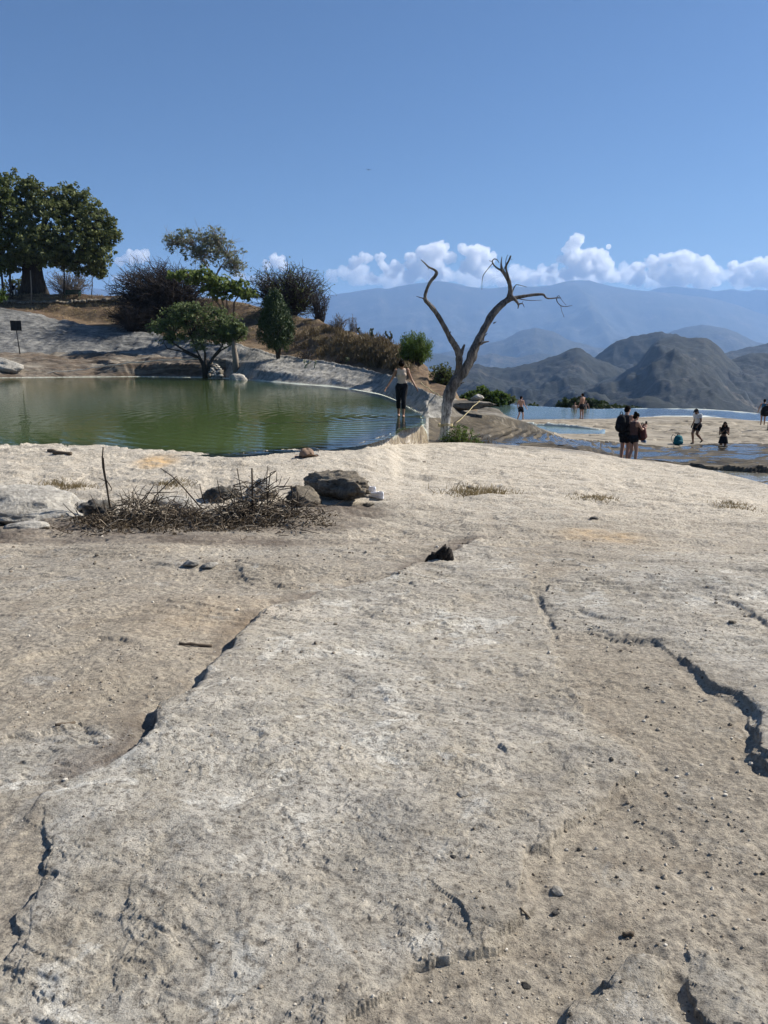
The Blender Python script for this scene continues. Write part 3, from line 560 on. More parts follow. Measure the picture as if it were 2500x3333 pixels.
water('pool_water', inL & (M['fall'] | M['basin'] | M['bank'] | M['p']) & (Yg > eL[None, :]-.35) & (Yg < 64) & (PXG < 1384) & (ZT < ZW+.02), ZW, m_water('green_pool_water', (.080, .118, .040, 1), (.84, .94, .88, 1), 1.7, .007, 1.8, rings=WF))
water('spring_pool_water', (M['far'] | (M['sand'] & (Yg > 50) & (X > 8)) & (ZT < ZFAR+.02)) & (PXG > 1560), ZFAR, m_water('blue_pool_water', (.13, .20, .19, 1), (.85, .95, .95, 1), 2.5, .03, 2.0))
water('small_pool_water', (M['mini']) & (X > 7), ZMINI, m_water('turquoise_pool_water', (.22, .33, .31, 1), (.85, .95, .93, 1), 4.0, .012, 3.0))
water('terrace_water', wetlev > -50, wetlev, m_water('puddle_water', (.12, .11, .085, 1), (.85, .83, .78, 1), 5.0, .012, 3.0))

mk = (M['wet'] & (PXG > 2080) & (Yg < np.interp(PXG, [2080, 2168, 2313, 2500, 2750], [23.6, 23.3, 21.8, 20.4, 19.0])) & (Yg > eL[None, :]+.5)); ok = mk.ravel()[quads].all(1); q = quads[ok]; u, inv = np.unique(q, return_inverse=True)
vv = V.reshape(-1, 3)[u].copy(); vv[:, 2] = Zb.ravel()[u]+.02*0+.012; me = mesh_np('stream_water', vv, inv.reshape(-1, 4)); attr(me, 'depth', np.full(len(u), .25)); tag(link('stream_water', me, m_water('stream_film', (.34, .33, .27, 1), (.9, .92, .86, 1), 4.0, .01, 3.0)), kind='structure')
# ------------------------------------------------------------------ mountains
def m_mount(name, sc_, a, b, pale):
    t = NT(name); P = t.pos(); n = t.noise(sc_, 6, .65, P, .4); n2 = t.noise(sc_*9, 6, .75, P)
    c = t.ramp(n, [(.40, a), (.56, b), (.70, pale)]); c = t.mix(t.ramp(n2, [(.44, .9), (.54, 0.)]), c, tuple(q*.4 for q in a[:3])+(1,)); c = t.mix(t.ramp(n, [(.60, 0.), (.70, .7)]), c, pale)
    t.set(Base_Color=c, Roughness=.95, Normal=t.bump(n2, .8, 3.0)); return t.m
MM = m_mount('mountain_forest', .004, (.020, .025, .016, 1), (.045, .043, .028, 1), (.10, .085, .06, 1))
MN = m_mount('scrub_slope', .006, (.010, .014, .010, 1), (.024, .026, .020, 1), (.095, .08, .06, 1))
def mountain(name, sil, Yr, Yb, zb, back, amp, gsc, mat, cliff=0.0, nc=240, nr=70, jag=0.0, ext=.03):
    pts = [PY(a, b, Yr) for a, b in sil]; tt = np.array([p[0]/p[1] for p in pts]); zz = np.array([p[2] for p in pts])
    t = np.linspace(tt[0]-ext, tt[-1]+ext, nc); zt = np.interp(t, tt, zz)
    ker = np.array([.2, .6, .2]); zt = np.convolve(np.pad(zt, 1, mode='edge'), ker, 'valid')
    f = np.linspace(0, 1, nr)[:, None]; Y = Yb+(Yr-Yb)*f; x = Y*t[None, :]
    pr = f**(1.25)*(1-cliff)+cliff*(0.75*f**1.1*(1-sstep(.8, .9, f))+sstep(.78, .9, f)*(.82+.18*sstep(.9, 1, f)))
    z = zb+(zt[None, :]-zb)*pr
    env = np.clip(np.sin(np.pi*np.clip(f, 0, 1)**1.3), 0, 1)
    z = z+env*amp*(1.3*np.clip(rid(x/gsc, Y/gsc*.55, 6, 41), -1, 1)-.35)+env*amp*.28*(rid(x/(gsc*.22), Y/(gsc*.16), 4, 45)-.2)+jag*fbm(x/(gsc*.09), Y/(gsc*.09), 3, 43)
    z[-1] += jag*.6*(vn(t*Yr/(gsc*.03), t*0, 3)-.3)
    bY = np.linspace(0, 1, 12)[1:, None]; Y2 = Yr+back*bY; z2 = z[-1][None, :]+(zb-z[-1][None, :])*bY**1.5
    Y = np.concatenate([Y, Y2]); z = np.concatenate([z, z2+0*Y2]); x = Y*t[None, :]; Yf = np.repeat(Y, nc, 1)
    n = Y.shape[0]; idx = np.arange(n*nc).reshape(n, nc)
    q = np.stack([idx[:-1, :-1], idx[:-1, 1:], idx[1:, 1:], idx[1:, :-1]], -1).reshape(-1, 4)
    return tag(link(name, mesh_np(name, np.stack([x, Yf, z], -1), q), mat), kind='structure')
mountain('far_mountain', [(2000, 960), (2112, 947), (2148, 936), (2193, 932), (2247, 937), (2292, 941), (2329, 948), (2383, 941), (2410, 946), (2437, 948), (2460, 941), (2500, 945), (2650, 930), (2900, 960)], 13300, 12500, -200, 900, 60, 1500, MM, jag=8)
mountain('mountain_ridge', [(-300, 925), (0, 930), (300, 938), (500, 955), (700, 978), (860, 985), (1048, 966), (1100, 957), (1159, 949), (1231, 937), (1260, 941), (1300, 932), (1352, 924), (1424, 915), (1482, 922), (1520, 932), (1588, 939), (1675, 932), (1720, 934), (1795, 928), (1831, 917), (1877, 911), (1922, 913), (1953, 922), (2021, 937), (2084, 945), (2175, 953), (2220, 960), (2283, 966), (2338, 975), (2405, 996), (2500, 1030), (2650, 1075), (2900, 1110)], 11500, 7000, -480, 900, 260, 2200, MM, nc=420, nr=90, jag=7)
mountain('foothill', [(1380, 1160), (1560, 1125), (1640, 1105), (1700, 1075), (1741, 1066), (1800, 1078), (1860, 1110), (1960, 1135), (2080, 1120), (2181, 1082), (2230, 1066), (2284, 1057), (2340, 1064), (2400, 1082), (2464, 1114), (2600, 1140), (2800, 1160)], 6800, 4900, -420, 700, 120, 900, MM, nc=260, nr=60, jag=6)
mountain('lower_ridge', [(1150, 1130), (1300, 1140), (1420, 1150), (1500, 1165), (1600, 1150), (1680, 1165), (1760, 1150), (1850, 1165), (1960, 1185), (2100, 1175), (2250, 1180), (2400, 1160), (2600, 1150)], 5200, 3900, -400, 600, 90, 700, MM, nc=220, nr=50, jag=5)
mountain('scrub_hill', [(2250, 1190), (2368, 1147), (2464, 1124), (2500, 1119), (2600, 1105), (2750, 1120)], 2852, 2108, -186, 310, 43, 372, MN, jag=4)
mountain('domed_hill', [(1840, 1215), (1905, 1180), (1935, 1163), (1965, 1138), (2000, 1116), (2060, 1096), (2120, 1084), (2150, 1078), (2200, 1090), (2260, 1120), (2330, 1165), (2420, 1210)], 2220, 1650, -156, 300, 42, 252, MN, jag=4)
mountain('pointed_hill', [(1340, 1225), (1440, 1212), (1500, 1200), (1530, 1192), (1556, 1187), (1590, 1196), (1640, 1200), (1700, 1187), (1750, 1180), (1800, 1160), (1850, 1141), (1875, 1133), (1900, 1141), (1940, 1166), (1990, 1185), (2060, 1215), (2150, 1245)], 1800, 1050, -96, 300, 45, 252, MN, nr=90, jag=4)
mountain('rounded_hill', [(2300, 1215), (2386, 1168), (2440, 1149), (2476, 1148), (2530, 1158), (2650, 1180), (2800, 1215)], 1681, 1218, -115, 231, 28, 203, MN, jag=3)
mountain('mesa', [(1450, 1325), (1640, 1300), (1800, 1285), (1892, 1263), (1960, 1240), (2012, 1219), (2073, 1187), (2100, 1150), (2122, 1123), (2145, 1105), (2193, 1096), (2240, 1100), (2296, 1099), (2308, 1107), (2344, 1130), (2368, 1160), (2386, 1175), (2422, 1199), (2464, 1235), (2500, 1253), (2600, 1290), (2800, 1320)], 1644, 643, -74, 357, 42, 235, MN, .5, nc=320, nr=110, jag=3.0)
mb = MB(); mb.add([(-26000, 60, -500), (26000, 60, -500), (26000, 26000, -500), (-26000, 26000, -500)], [(0, 1, 2, 3)]); tag(mb.build('valley_floor', MM), kind='structure')
# the air between
hz = MB(); hz.box((0, 7500, 330-25), (46000, 17800, 1690)); hz = hz.build('haze', None, smooth=False); tag(hz, kind='stuff', label='pale blue haze filling the valley in front of the mountains', cat='haze')
hm = bpy.data.materials.new('haze_air'); hm.use_nodes = True; hn = hm.node_tree.nodes; hn.remove(hn['Principled BSDF'])
pv = hn.new('ShaderNodeVolumePrincipled'); pv.inputs['Color'].default_value = (.37, .605, 1.0, 1); pv.inputs['Density'].default_value = .82e-4; pv.inputs['Anisotropy'].default_value = .15
hm.node_tree.links.new(pv.outputs[0], hn['Material Output'].inputs['Volume']); hz.data.materials.append(hm)

# ------------------------------------------------------------------ clouds and moon, outside the haze
cm = bpy.data.materials.new('cloud_vapour'); cm.use_nodes = True; cn = cm.node_tree.nodes; cn.remove(cn['Principled BSDF'])
pv = cn.new('ShaderNodeVolumePrincipled'); pv.inputs['Color'].default_value = (1, 1, 1, 1); pv.inputs['Density'].default_value = 7e-3; pv.inputs['Anisotropy'].default_value = .35
cm.node_tree.links.new(pv.outputs[0], cn['Material Output'].inputs['Volume'])
CY = 26000.0
def ico(c, r, sub=2):
    bm = bmesh.new(); bmesh.ops.create_icosphere(bm, subdivisions=sub, radius=r, matrix=Matrix.Translation(c)); return bm
def remesh(name, mbuild, voxel, smooth=3, disp=None):
    me = bpy.data.meshes.new(name); me.from_pydata(mbuild.v, [], mbuild.f); o = bpy.data.objects.new(name, me); COL.objects.link(o)
    m = o.modifiers.new('r', 'REMESH'); m.mode = 'VOXEL'; m.voxel_size = voxel; m.use_smooth_shade = True
    if smooth: s_ = o.modifiers.new('s', 'SMOOTH'); s_.iterations = smooth; s_.factor = .5
    dg = bpy.context.evaluated_depsgraph_get(); me2 = bpy.data.meshes.new_from_object(o.evaluated_get(dg)); bpy.data.objects.remove(o); bpy.data.meshes.remove(me)
    me2.name = name
    return me2
cv = cm.copy(); cv.node_tree.nodes['Principled Volume'].inputs['Density'].default_value = 2.4e-3
def cloud(label, lumps, dist=CY, seed=0, mat=None):
    mb = MB(); r0 = random.Random(seed); k = dist/FPX
    for (px, py, r) in lumps:
        for i in range(16):
            a = r0.uniform(-.5, 3.64) if i % 4 else r0.uniform(0, 6.28); rr = r*r0.uniform(.14, .45) if i else r*.74; d = 0 if i == 0 else r*r0.uniform(.55, .95)
            p = Vector(PY(px+math.cos(a)*d, py-math.sin(a)*d*.8, dist+r0.uniform(-1, 1)*r*k*.8)); bm = ico(p, rr*k, 2)
            mb.add([v.co for v in bm.verts], [[v.index for v in f.verts] for f in bm.faces]); bm.free()
    me = remesh('cloud', mb, 30.0, 1)
    co = np.empty(len(me.vertices)*3, np.float32); me.vertices.foreach_get('co', co); co = co.reshape(-1, 3); nr = np.empty_like(co); me.vertex_normals.foreach_get('vector', nr.ravel()); nr = nr.reshape(-1, 3)
    d = np.array([mnoise.fractal(Vector(p)/260.0, .7, 2.1, 5) for p in co.astype(float)])
    co += nr*(d*85)[:, None]
    me.vertices.foreach_set('co', co.ravel()); me.update(); me.polygons.foreach_set('use_smooth', [True]*len(me.polygons))
    o = link('cloud', me, mat or cm); return tag(o, label, 'cloud', 'cumulus clouds above the mountains')
cloud('small white cloud left of the large thorn bush', [(392, 850, 20), (425, 842, 24), (455, 836, 28)], seed=1)
cloud('small round cloud between the two thorn bushes', [(868, 862, 18), (895, 850, 28), (922, 866, 18)], seed=2)
cloud('small cloud at the left end of the bank, above the ridge slope', [(1190, 840, 20), (1160, 852, 22), (1142, 868, 16), (1240, 838, 16), (1246, 862, 18)], seed=3)
cloud('broad heaped cloud behind the dead tree\'s left limb', [(1430, 818, 34), (1390, 824, 32), (1345, 836, 22), (1462, 842, 22), (1400, 862, 40), (1350, 880, 34), (1290, 872, 26), (1268, 892, 24), (1420, 895, 32), (1330, 905, 26), (1210, 905, 20)], seed=4)
cloud('heaped cloud between the two limbs of the dead tree', [(1520, 818, 26), (1560, 824, 32), (1592, 850, 28), (1540, 866, 38), (1580, 890, 32)], seed=5)
cloud('low flat cloud right of the dead tree\'s crown', [(1690, 902, 22), (1740, 912, 22), (1655, 908, 18), (1720, 922, 26), (1640, 918, 24), (1790, 918, 18)], seed=6)
cloud('tall cloud tower left of the moon', [(1880, 783, 24), (1868, 812, 28), (1850, 845, 30), (1912, 838, 32), (1950, 836, 26), (1972, 862, 24), (1900, 876, 42), (1960, 890, 34), (1850, 895, 30), (1995, 905, 24), (1800, 880, 20)], seed=7)
cloud('long heaped cloud right of the moon', [(2080, 872, 22), (2120, 856, 26), (2160, 850, 26), (2200, 846, 30), (2240, 840, 28), (2284, 860, 32), (2312, 884, 28), (2150, 892, 40), (2230, 892, 46), (2080, 910, 30), (2300, 918, 34), (2190, 925, 34)], seed=8)
cloud('cloud cut off by the right edge of the picture', [(2390, 872, 22), (2430, 876, 26), (2472, 862, 28), (2515, 872, 36), (2420, 908, 34), (2490, 908, 40), (2570, 890, 40)], seed=9)
cloud('long thin cloud veil low behind the heaped clouds', [(x_, 905+12*math.sin(x_*.021), 32+10*math.sin(x_*.05)) for x_ in range(1080, 2560, 46)], CY+2500, 10, cv)
cloud('faint veil above the left part of the ridge', [(x_, 915+10*math.sin(x_*.03), 20+6*math.sin(x_*.06)) for x_ in range(380, 1000, 44)], CY+2500, 11, cv)
p = Vector(PY(1981, 803, 60000)); bm = ico(p, 8*60000/FPX, 3); me = bpy.data.meshes.new('moon'); bm.to_mesh(me); bm.free()
t = NT('moonlight'); t.set(Base_Color=(0, 0, 0, 1), Emission_Color=t.ramp(t.noise(.002, 3, .6, t.pos()), [(.35, (.55, .6, .66, 1)), (.6, (.85, .87, .9, 1))]), Emission_Strength=.8)
tag(link('moon', me, t.m), 'small pale day moon above the clouds', 'moon')
# ------------------------------------------------------------------ vegetation
def m_leaf(name, dark, lite, trans=.35, rough=.6):
    t = NT(name); c = t.ramp(t.attr('tone'), [(.0, dark), (1., lite)]); t.set(Base_Color=c, Roughness=rough)
    tl = t.new('BsdfTranslucent'); t.l.new(c, tl.inputs[0]); mx = t.new('MixShader'); mx.inputs[0].default_value = trans
    t.l.new(t.b.outputs[0], mx.inputs[1]); t.l.new(tl.outputs[0], mx.inputs[2]); t.l.new(mx.outputs[0], t.out.inputs[0]); return t.m
def m_bark(name, a, b, sc_=6.0, st=(1, 1, .25), rough=.9):
    t = NT(name); n = t.noise(sc_, 6, .7, t.pos(st), .3); n2 = t.noise(sc_*6, 4, .6, t.pos(st))
    t.set(Base_Color=t.ramp(n, [(.3, a), (.7, b)]), Roughness=rough, Normal=t.bump(n2, .7, .02)); return t.m
LF_FIG = m_leaf('fig_leaves', (0.028, 0.046, 0.013, 1), (0.244, 0.264, 0.094, 1)); LF_PALE = m_leaf('feathery_leaves', (0.110, 0.127, 0.072, 1), (.30, .32, .20, 1), .4)
LF_BROAD = m_leaf('broad_leaves', (0.075, 0.118, 0.028, 1), (0.219, 0.265, 0.062, 1), .4); LF_ACA = m_leaf('pool_tree_leaves', (0.077, 0.114, 0.045, 1), (0.183, 0.217, 0.077, 1))
LF_JUN = m_leaf('juniper_needles', (0.026, 0.049, 0.018, 1), (0.064, 0.092, 0.030, 1), .15); LF_GREEN = m_leaf('bright_bush_leaves', (0.039, 0.072, 0.014, 1), (0.143, 0.209, 0.039, 1), .4)
LF_OLIVE = m_leaf('olive_bush_leaves', (0.054, 0.076, 0.022, 1), (0.156, 0.180, 0.054, 1), .35); LF_DRY = m_leaf('dry_leaves', (.06, .042, .022, 1), (.22, .165, .085, 1), .3)
LF_DARK = m_leaf('dark_crown_leaves', (0.024, 0.041, 0.013, 1), (0.064, 0.092, 0.026, 1), .25); LF_GRASS = m_leaf('straw_grass', (.13, .10, .05, 1), (.40, .31, .16, 1), .3)
BK_DARK = m_bark('dark_bark', (.022, .018, .014, 1), (.075, .062, .05, 1)); BK_PALE = m_bark('pale_bark', (.16, .13, .10, 1), (.34, .29, .23, 1)); BK_RED = m_bark('reddish_bark', (.10, .065, .04, 1), (.24, .17, .11, 1))
BK_TWIG = m_bark('thorn_twigs', (.022, .018, .016, 1), (.070, .056, .048, 1)); BK_GREY = m_bark('grey_twigs', (.10, .09, .08, 1), (.22, .20, .18, 1)); BK_DRY = m_bark('dry_twigs', (.045, .032, .022, 1), (.17, .13, .09, 1), 14)

def leaves(name, mat, parent, cen, rad, n, size, seed, aspect=.55, flat=0.0, tone=None, origin=Vector((0, 0, 0)), up=0.0):
    r = np.random.default_rng(seed); cen = np.asarray(cen); k = r.integers(0, len(cen), n); rad = np.asarray(rad)
    d = r.normal(size=(n, 3)); d /= np.linalg.norm(d, axis=1, keepdims=True); d *= (r.random((n, 1))**.45)
    c = cen[k]+d*rad[k][:, None]*np.array([1, 1, 1-flat])
    a = r.normal(size=(n, 3)); a[:, 2] += up; a /= np.linalg.norm(a, axis=1, keepdims=True); b = r.normal(size=(n, 3)); b -= a*(a*b).sum(1, keepdims=True); b /= np.linalg.norm(b, axis=1, keepdims=True)
    s = (size*(.55+.9*r.random(n)))[:, None]
    v = np.stack([c-a*s, c+b*s*aspect, c+a*s, c-b*s*aspect], 1).reshape(-1, 3)-np.array(origin)
    me = mesh_np(name, v, np.arange(n*4).reshape(-1, 4), False)
    tn = np.clip((r.random(n)*.6+r.random(len(cen))[k]*.4), 0, 1); attr(me, 'tone', np.repeat(tn, 4))
    return link(name, me, mat, parent)
def wob(p, a, rr): return Vector(p)+Vector((rr.uniform(-a, a), rr.uniform(-a, a), rr.uniform(-a, a)))
def curve(p0, p1, rr, n=5, sag=0.0, w=.12):
    p0, p1 = Vector(p0), Vector(p1); L = (p1-p0).length; out = []
    off = Vector((rr.uniform(-1, 1), rr.uniform(-1, 1), rr.uniform(-.3, .6)))*L*w
    for i in range(n+1):
        f = i/n; out.append(p0.lerp(p1, f)+off*math.sin(math.pi*f)+Vector((0, 0, sag*L*math.sin(math.pi*f)))+(Vector((rr.uniform(-1, 1), rr.uniform(-1, 1), rr.uniform(-1, 1)))*L*.02 if 0 < i < n else Vector((0, 0, 0))))
    return out
def taper(a, b, n): return [a+(b-a)*i/(n-1) for i in range(n)]
def px2m(Y): return Y/FPX
def tree(name, label, cat, base, stems, lobes, bark, leafm, nleaf, lsize, seed, clump=.45, nsub=9, flat=.3, group=None, Yc=None, tr=(.02, .008), forkz=None, extra_tw=0, up=0.):
    rr = random.Random(seed); base = Vector(base); root = empty(name, base, 0, label, cat, group)
    mb = MB(); O = base; tips = []; tops = []
    for pts, r0, r1 in stems:
        P = [Vector(p) for p in pts]; mb.tube([p-O for p in P], taper(r0, r1, len(P)), 8); tops.append((P[-1], r1)); tops += [(P[len(P)//2], (r0+r1)/2)]
    cen = []; rad = []
    for (c, rx, ry, rz, nc) in lobes:
        c = Vector(c); rx, ry, rz, nc = rx*1.1, ry*1.1, rz*1.15, int(nc*2.2)
        tp, tr_ = min(tops, key=lambda q: (q[0]-c).length+abs(q[0].z-c.z)*.1)
        limb = curve(tp, c, rr, 6, .06, .1); rl = max(tr[0]*2, tr_*.6); mb.tube([p-O for p in limb], taper(rl, tr[0], len(limb)), 6)
        for i in range(nc):
            d = Vector((rr.gauss(0, 1), rr.gauss(0, 1), rr.gauss(0, 1))).normalized()*(rr.random()**.30)*(1.22 if rr.random() < .10 else 1)
            q = c+Vector((d.x*rx, d.y*ry, d.z*rz)); cen.append(q[:]); rad.append(clump*.62*rr.uniform(.5, 1.35))
            if i < nsub:
                s0 = limb[rr.randrange(2, len(limb))]; tw = curve(s0, q, rr, 4, .05, .12); mb.tube([p-O for p in tw], taper(tr[0], tr[1], len(tw)), 4)
                for _ in range(extra_tw):
                    a = tw[rr.randrange(1, 5)]; e = a+Vector((rr.gauss(0, 1), rr.gauss(0, 1), rr.gauss(.3, 1)))*clump*.9; mb.tube([a-O, (a+e)/2-O+wob((0, 0, 0), .05, rr), e-O], taper(tr[1], tr[1]*.4, 3), 3, False)
    mb.build('trunk', bark, root)
    leaves('crown', leafm, root, cen, rad, nleaf, lsize, seed, flat=flat, origin=O, up=up)
    return root
def lobe(px, py, rpx, rpy, Y, n, depth=None):
    k = px2m(Y); return (PY(px, py, Y), rpx*k, (depth if depth else rpx*.8)*k if depth is None or depth > 1 else depth, rpy*k, n)
def bush(name, label, cat, base, dome, bark, n, seed, r=(.035, .010), side=4, leaf=None, group=None, spread=.4, leafn=0, leafs=.1, droop=.0, jit=.12, inner=.55):
    # a thicket of twigs reaching from the base to all parts of a dome (centre, rx, ry, rz)
    rr = random.Random(seed); base = Vector(base); root = empty(name, base, 0, label, cat, group); mb = MB(); tips = []
    c, rx, ry, rz = dome; c = Vector(c)
    for i in range(n):
        d = Vector((rr.gauss(0, 1), rr.gauss(0, 1), rr.gauss(.15, .9))).normalized(); f = inner+(1-inner)*rr.random()
        tip = c+Vector((d.x*rx, d.y*ry, d.z*rz))*f; tip.z = max(tip.z, base.z+.1)
        b0 = base+Vector((rr.uniform(-spread, spread), rr.uniform(-spread, spread), -.1))
        pts = curve(b0, tip, rr, 6, .10-droop, jit); mb.tube([p-base for p in pts], taper(r[0]*rr.uniform(.5, 1), r[1], len(pts)), 3, False); tips.append(tip[:])
        for k in range(side):
            j = rr.randrange(2, 7); a = pts[j]; L = .25*max(rx, rz)*rr.uniform(.4, 1.1)
            e = a+((a-base).normalized()*.6+Vector((rr.gauss(0, 1), rr.gauss(0, 1), rr.gauss(.2, .8)))).normalized()*L
            m = (a+e)/2+wob((0, 0, 0), L*.15, rr); mb.tube([a-base, m-base, e-base], taper(r[1]*1.2, r[1]*.6, 3), 3, False); tips.append(e[:])
    mb.build('twigs', bark, root)
    if leaf: leaves('leaves', leaf, root, tips, [.22*max(.3, rx*.25)]*len(tips), leafn, leafs, seed, origin=base)
    return root

def G(px, py): return Vector(gpix(px, py))
# --- big fig tree on the hill crest
YF = 86.5; k = px2m(YF); zc = gz(PY(108, 950, YF)[0], YF)
def AT(px, py, Y=YF): return Vector(PY(px, py, Y))
b = AT(108, 957); b.z = zc-.2
tree('fig_tree', 'huge dark green fig tree with a broad crown and thick trunk', 'tree', b,
     [([b+Vector((-1.0, 0, 0)), AT(88, 930), AT(90, 890), AT(84, 850), AT(72, 800)], .75, .4), ([b+Vector((1.1, 0, 0)), AT(130, 935), AT(124, 905), AT(122, 870), AT(150, 800)], .85, .42), ([b, AT(107, 930), AT(106, 900), AT(105, 860), AT(108, 780)], 1.0, .45), ([AT(108, 850), AT(118, 780), AT(160, 700), AT(185, 640)], .35, .12)],
     [lobe(60, 660, 62, 70, YF, 70), lobe(100, 620, 34, 38, YF-1, 34), lobe(205, 650, 62, 38, YF, 64), lobe(265, 700, 68, 60, YF, 80), lobe(310, 745, 62, 55, YF-1, 74), lobe(150, 730, 62, 70, YF-2, 80), lobe(80, 770, 66, 66, YF-2, 80), lobe(130, 810, 66, 50, YF-3, 66),
      lobe(230, 790, 80, 60, YF-1.5, 90), lobe(310, 825, 52, 50, YF-1, 60), lobe(270, 855, 62, 36, YF-1, 50), lobe(360, 770, 30, 26, YF, 22), lobe(325, 880, 26, 20, YF, 16), lobe(205, 850, 40, 26, YF, 30), lobe(60, 850, 50, 26, YF, 34)], BK_DARK, LF_FIG, 42000, .15, 11, .62, 6, .2, tr=(.09, .03))
b2 = AT(10, 957, 84); b2.z = gz(b2.x, 84)-.1
tree('slender_tree', 'tree on two thin dark trunks cut off by the left edge', 'tree', b2, [([b2, AT(8, 920, 84), AT(4, 880, 84), AT(0, 830, 84)], .14, .09), ([b2+Vector((.9, 0, 0)), AT(33, 915, 84), AT(32, 880, 84), AT(30, 840, 84)], .14, .09)],
     [lobe(0, 620, 45, 50, 84, 40), lobe(10, 700, 50, 60, 84, 44), lobe(-60, 700, 70, 80, 84, 40), lobe(20, 790, 48, 50, 84, 40), lobe(20, 860, 34, 26, 84, 22), lobe(-40, 830, 60, 60, 84, 30)], BK_DARK, LF_OLIVE, 9000, .17, 12, .6, 7, .2, tr=(.07, .025))
b = AT(228, 957, 90); b.z = 7.4
bush('bare_shrub', 'bare pale grey shrub behind the green bench', 'shrub', b, (AT(225, 915, 90), 86*k, 2.2, 44*k), BK_GREY, 150, 13, (.05, .022), 5, inner=.5)
b = AT(60, 958, 92); b.z = 7.2
bush('scrub_bush', 'low dim bush behind the sitting person', 'bush', b, (AT(55, 930, 92), 60*k, 1.5, 28*k), BK_TWIG, 60, 14, (.04, .02), 4, LF_OLIVE, leafn=900, leafs=.14)
b = AT(0, 1000, 70); b = Vector(PY(0, 985, 72)); b.z = gz(b.x, 72)
bush('leafy_bush', 'bright green bush cut off by the left edge below the crest', 'bush', Vector(PY(-20, 985, 76)), (PY(-18, 968, 76), 36*k, .9, 26*k), BK_TWIG, 40, 15, (.03, .012), 3, LF_GREEN, leafn=1500, leafs=.13)
# --- thorn thickets
b = Vector(PY(560, 1035, 76)); b.z = gz(b.x, b.y)
bush('thorn_bush', 'large dark leafless thorn bush arching over the brown hillside', 'bush', b, (PY(515, 955, 76), 172*px2m(76), 3.4, 100*px2m(76)), BK_TWIG, 900, 16, (.055, .022), 8, jit=.16, inner=.3)
b = Vector(PY(430, 1050, 73)); b.z = gz(b.x, b.y)
bush('low_thorn_bush', 'low dark thorn bush spilling over the grey rock crest', 'bush', b, (PY(425, 1030, 73), 95*px2m(73), 1.8, 42*px2m(73)), BK_TWIG, 300, 17, (.035, .015), 6, jit=.15, inner=.3)
b = Vector(PY(690, 965, 80)); b.z = gz(b.x, b.y)-.2
tree('feathery_tree', 'slim feathery grey-green tree behind the large thorn bush', 'tree', b, [([b, PY(700, 930, 80), PY(675, 870, 80), PY(640, 820, 80)], .13, .06), ([b, PY(700, 920, 80), PY(710, 880, 80), PY(740, 840, 80)], .11, .05), ([PY(700, 900, 80), PY(720, 870, 80), PY(762, 850, 80)], .07, .04)],
     [lobe(570, 790, 36, 24, 80, 26), lobe(620, 790, 44, 34, 80, 34), lobe(680, 795, 48, 44, 80, 40), lobe(740, 825, 46, 40, 80, 40), lobe(765, 870, 32, 24, 80, 22), lobe(700, 770, 30, 26, 80, 18), lobe(660, 840, 50, 26, 80, 24)], BK_PALE, LF_PALE, 6000, .10, 18, .55, 26, .3, tr=(.035, .018), extra_tw=3)
b = Vector(PY(745, 1022, 70)); b.z = gz(b.x, b.y)-.1
tree('spreading_shrub_tree', 'broad-leaved low tree with several curved reddish stems', 'tree', b, [([b, PY(715, 995, 70), PY(690, 965, 70), PY(675, 935, 70), PY(640, 905, 70)], .09, .05), ([b, PY(725, 985, 70), PY(715, 955, 70), PY(700, 930, 70)], .08, .04), ([b, PY(738, 980, 70), PY(740, 950, 70)], .07, .04), ([b+Vector((.3, 0, 0)), PY(762, 985, 70), PY(775, 965, 70), PY(800, 955, 70)], .09, .05), ([PY(660, 925, 70), PY(630, 918, 70), PY(590, 905, 70)], .06, .03)],
     [lobe(570, 895, 26, 12, 70, 14), lobe(615, 900, 36, 18, 70, 24), lobe(665, 905, 36, 26, 70, 28), lobe(710, 925, 36, 28, 70, 26), lobe(735, 950, 34, 22, 70, 20), lobe(775, 940, 32, 24, 70, 22), lobe(810, 962, 28, 16, 70, 18), lobe(690, 950, 30, 20, 70, 14)], BK_RED, LF_BROAD, 4200, .15, 19, .5, 12, .4, tr=(.03, .015))
b = Vector(PY(665, 1221, 57.5)); b.z = gz(b.x, b.y)-.1; YA = 57.5
tree('pool_tree', 'wide low green tree branching from the pool\'s far bank', 'tree', b, [([b, PY(663, 1195, YA), PY(650, 1165, YA), PY(600, 1140, YA), PY(560, 1115, YA)], .15, .06), ([b, PY(668, 1190, YA), PY(668, 1150, YA), PY(655, 1110, YA)], .13, .05), ([b, PY(682, 1185, YA), PY(700, 1155, YA), PY(725, 1125, YA)], .15, .06), ([b, PY(690, 1170, YA), PY(720, 1140, YA), PY(760, 1118, YA)], .10, .04), ([PY(640, 1165, YA-.3), PY(600, 1145, YA-.6), PY(545, 1135, YA-.6), PY(535, 1118, YA-.6)], .06, .03), ([b, PY(660, 1180, YA), PY(640, 1140, YA), PY(625, 1100, YA)], .1, .04)],
     [lobe(520, 1062, 34, 20, YA, 24), lobe(565, 1075, 40, 34, YA, 36), lobe(570, 1020, 40, 22, YA, 24), lobe(610, 1030, 46, 34, YA, 40), lobe(660, 1040, 46, 36, YA, 42), lobe(715, 1045, 44, 34, YA, 40), lobe(755, 1070, 38, 36, YA, 36), lobe(690, 1085, 44, 28, YA, 30), lobe(630, 1085, 40, 26, YA, 22), lobe(650, 1118, 34, 16, YA-1, 16), lobe(740, 1108, 34, 22, YA, 16), lobe(600, 1000, 30, 14, YA, 12), lobe(545, 1100, 30, 20, YA, 10), lobe(790, 1085, 20, 20, YA, 8), lobe(700, 1010, 30, 16, YA, 10), lobe(640, 1000, 24, 14, YA, 8)], BK_DARK, LF_ACA, 10500, .08, 20, .48, 12, .25, tr=(.035, .012), extra_tw=1)
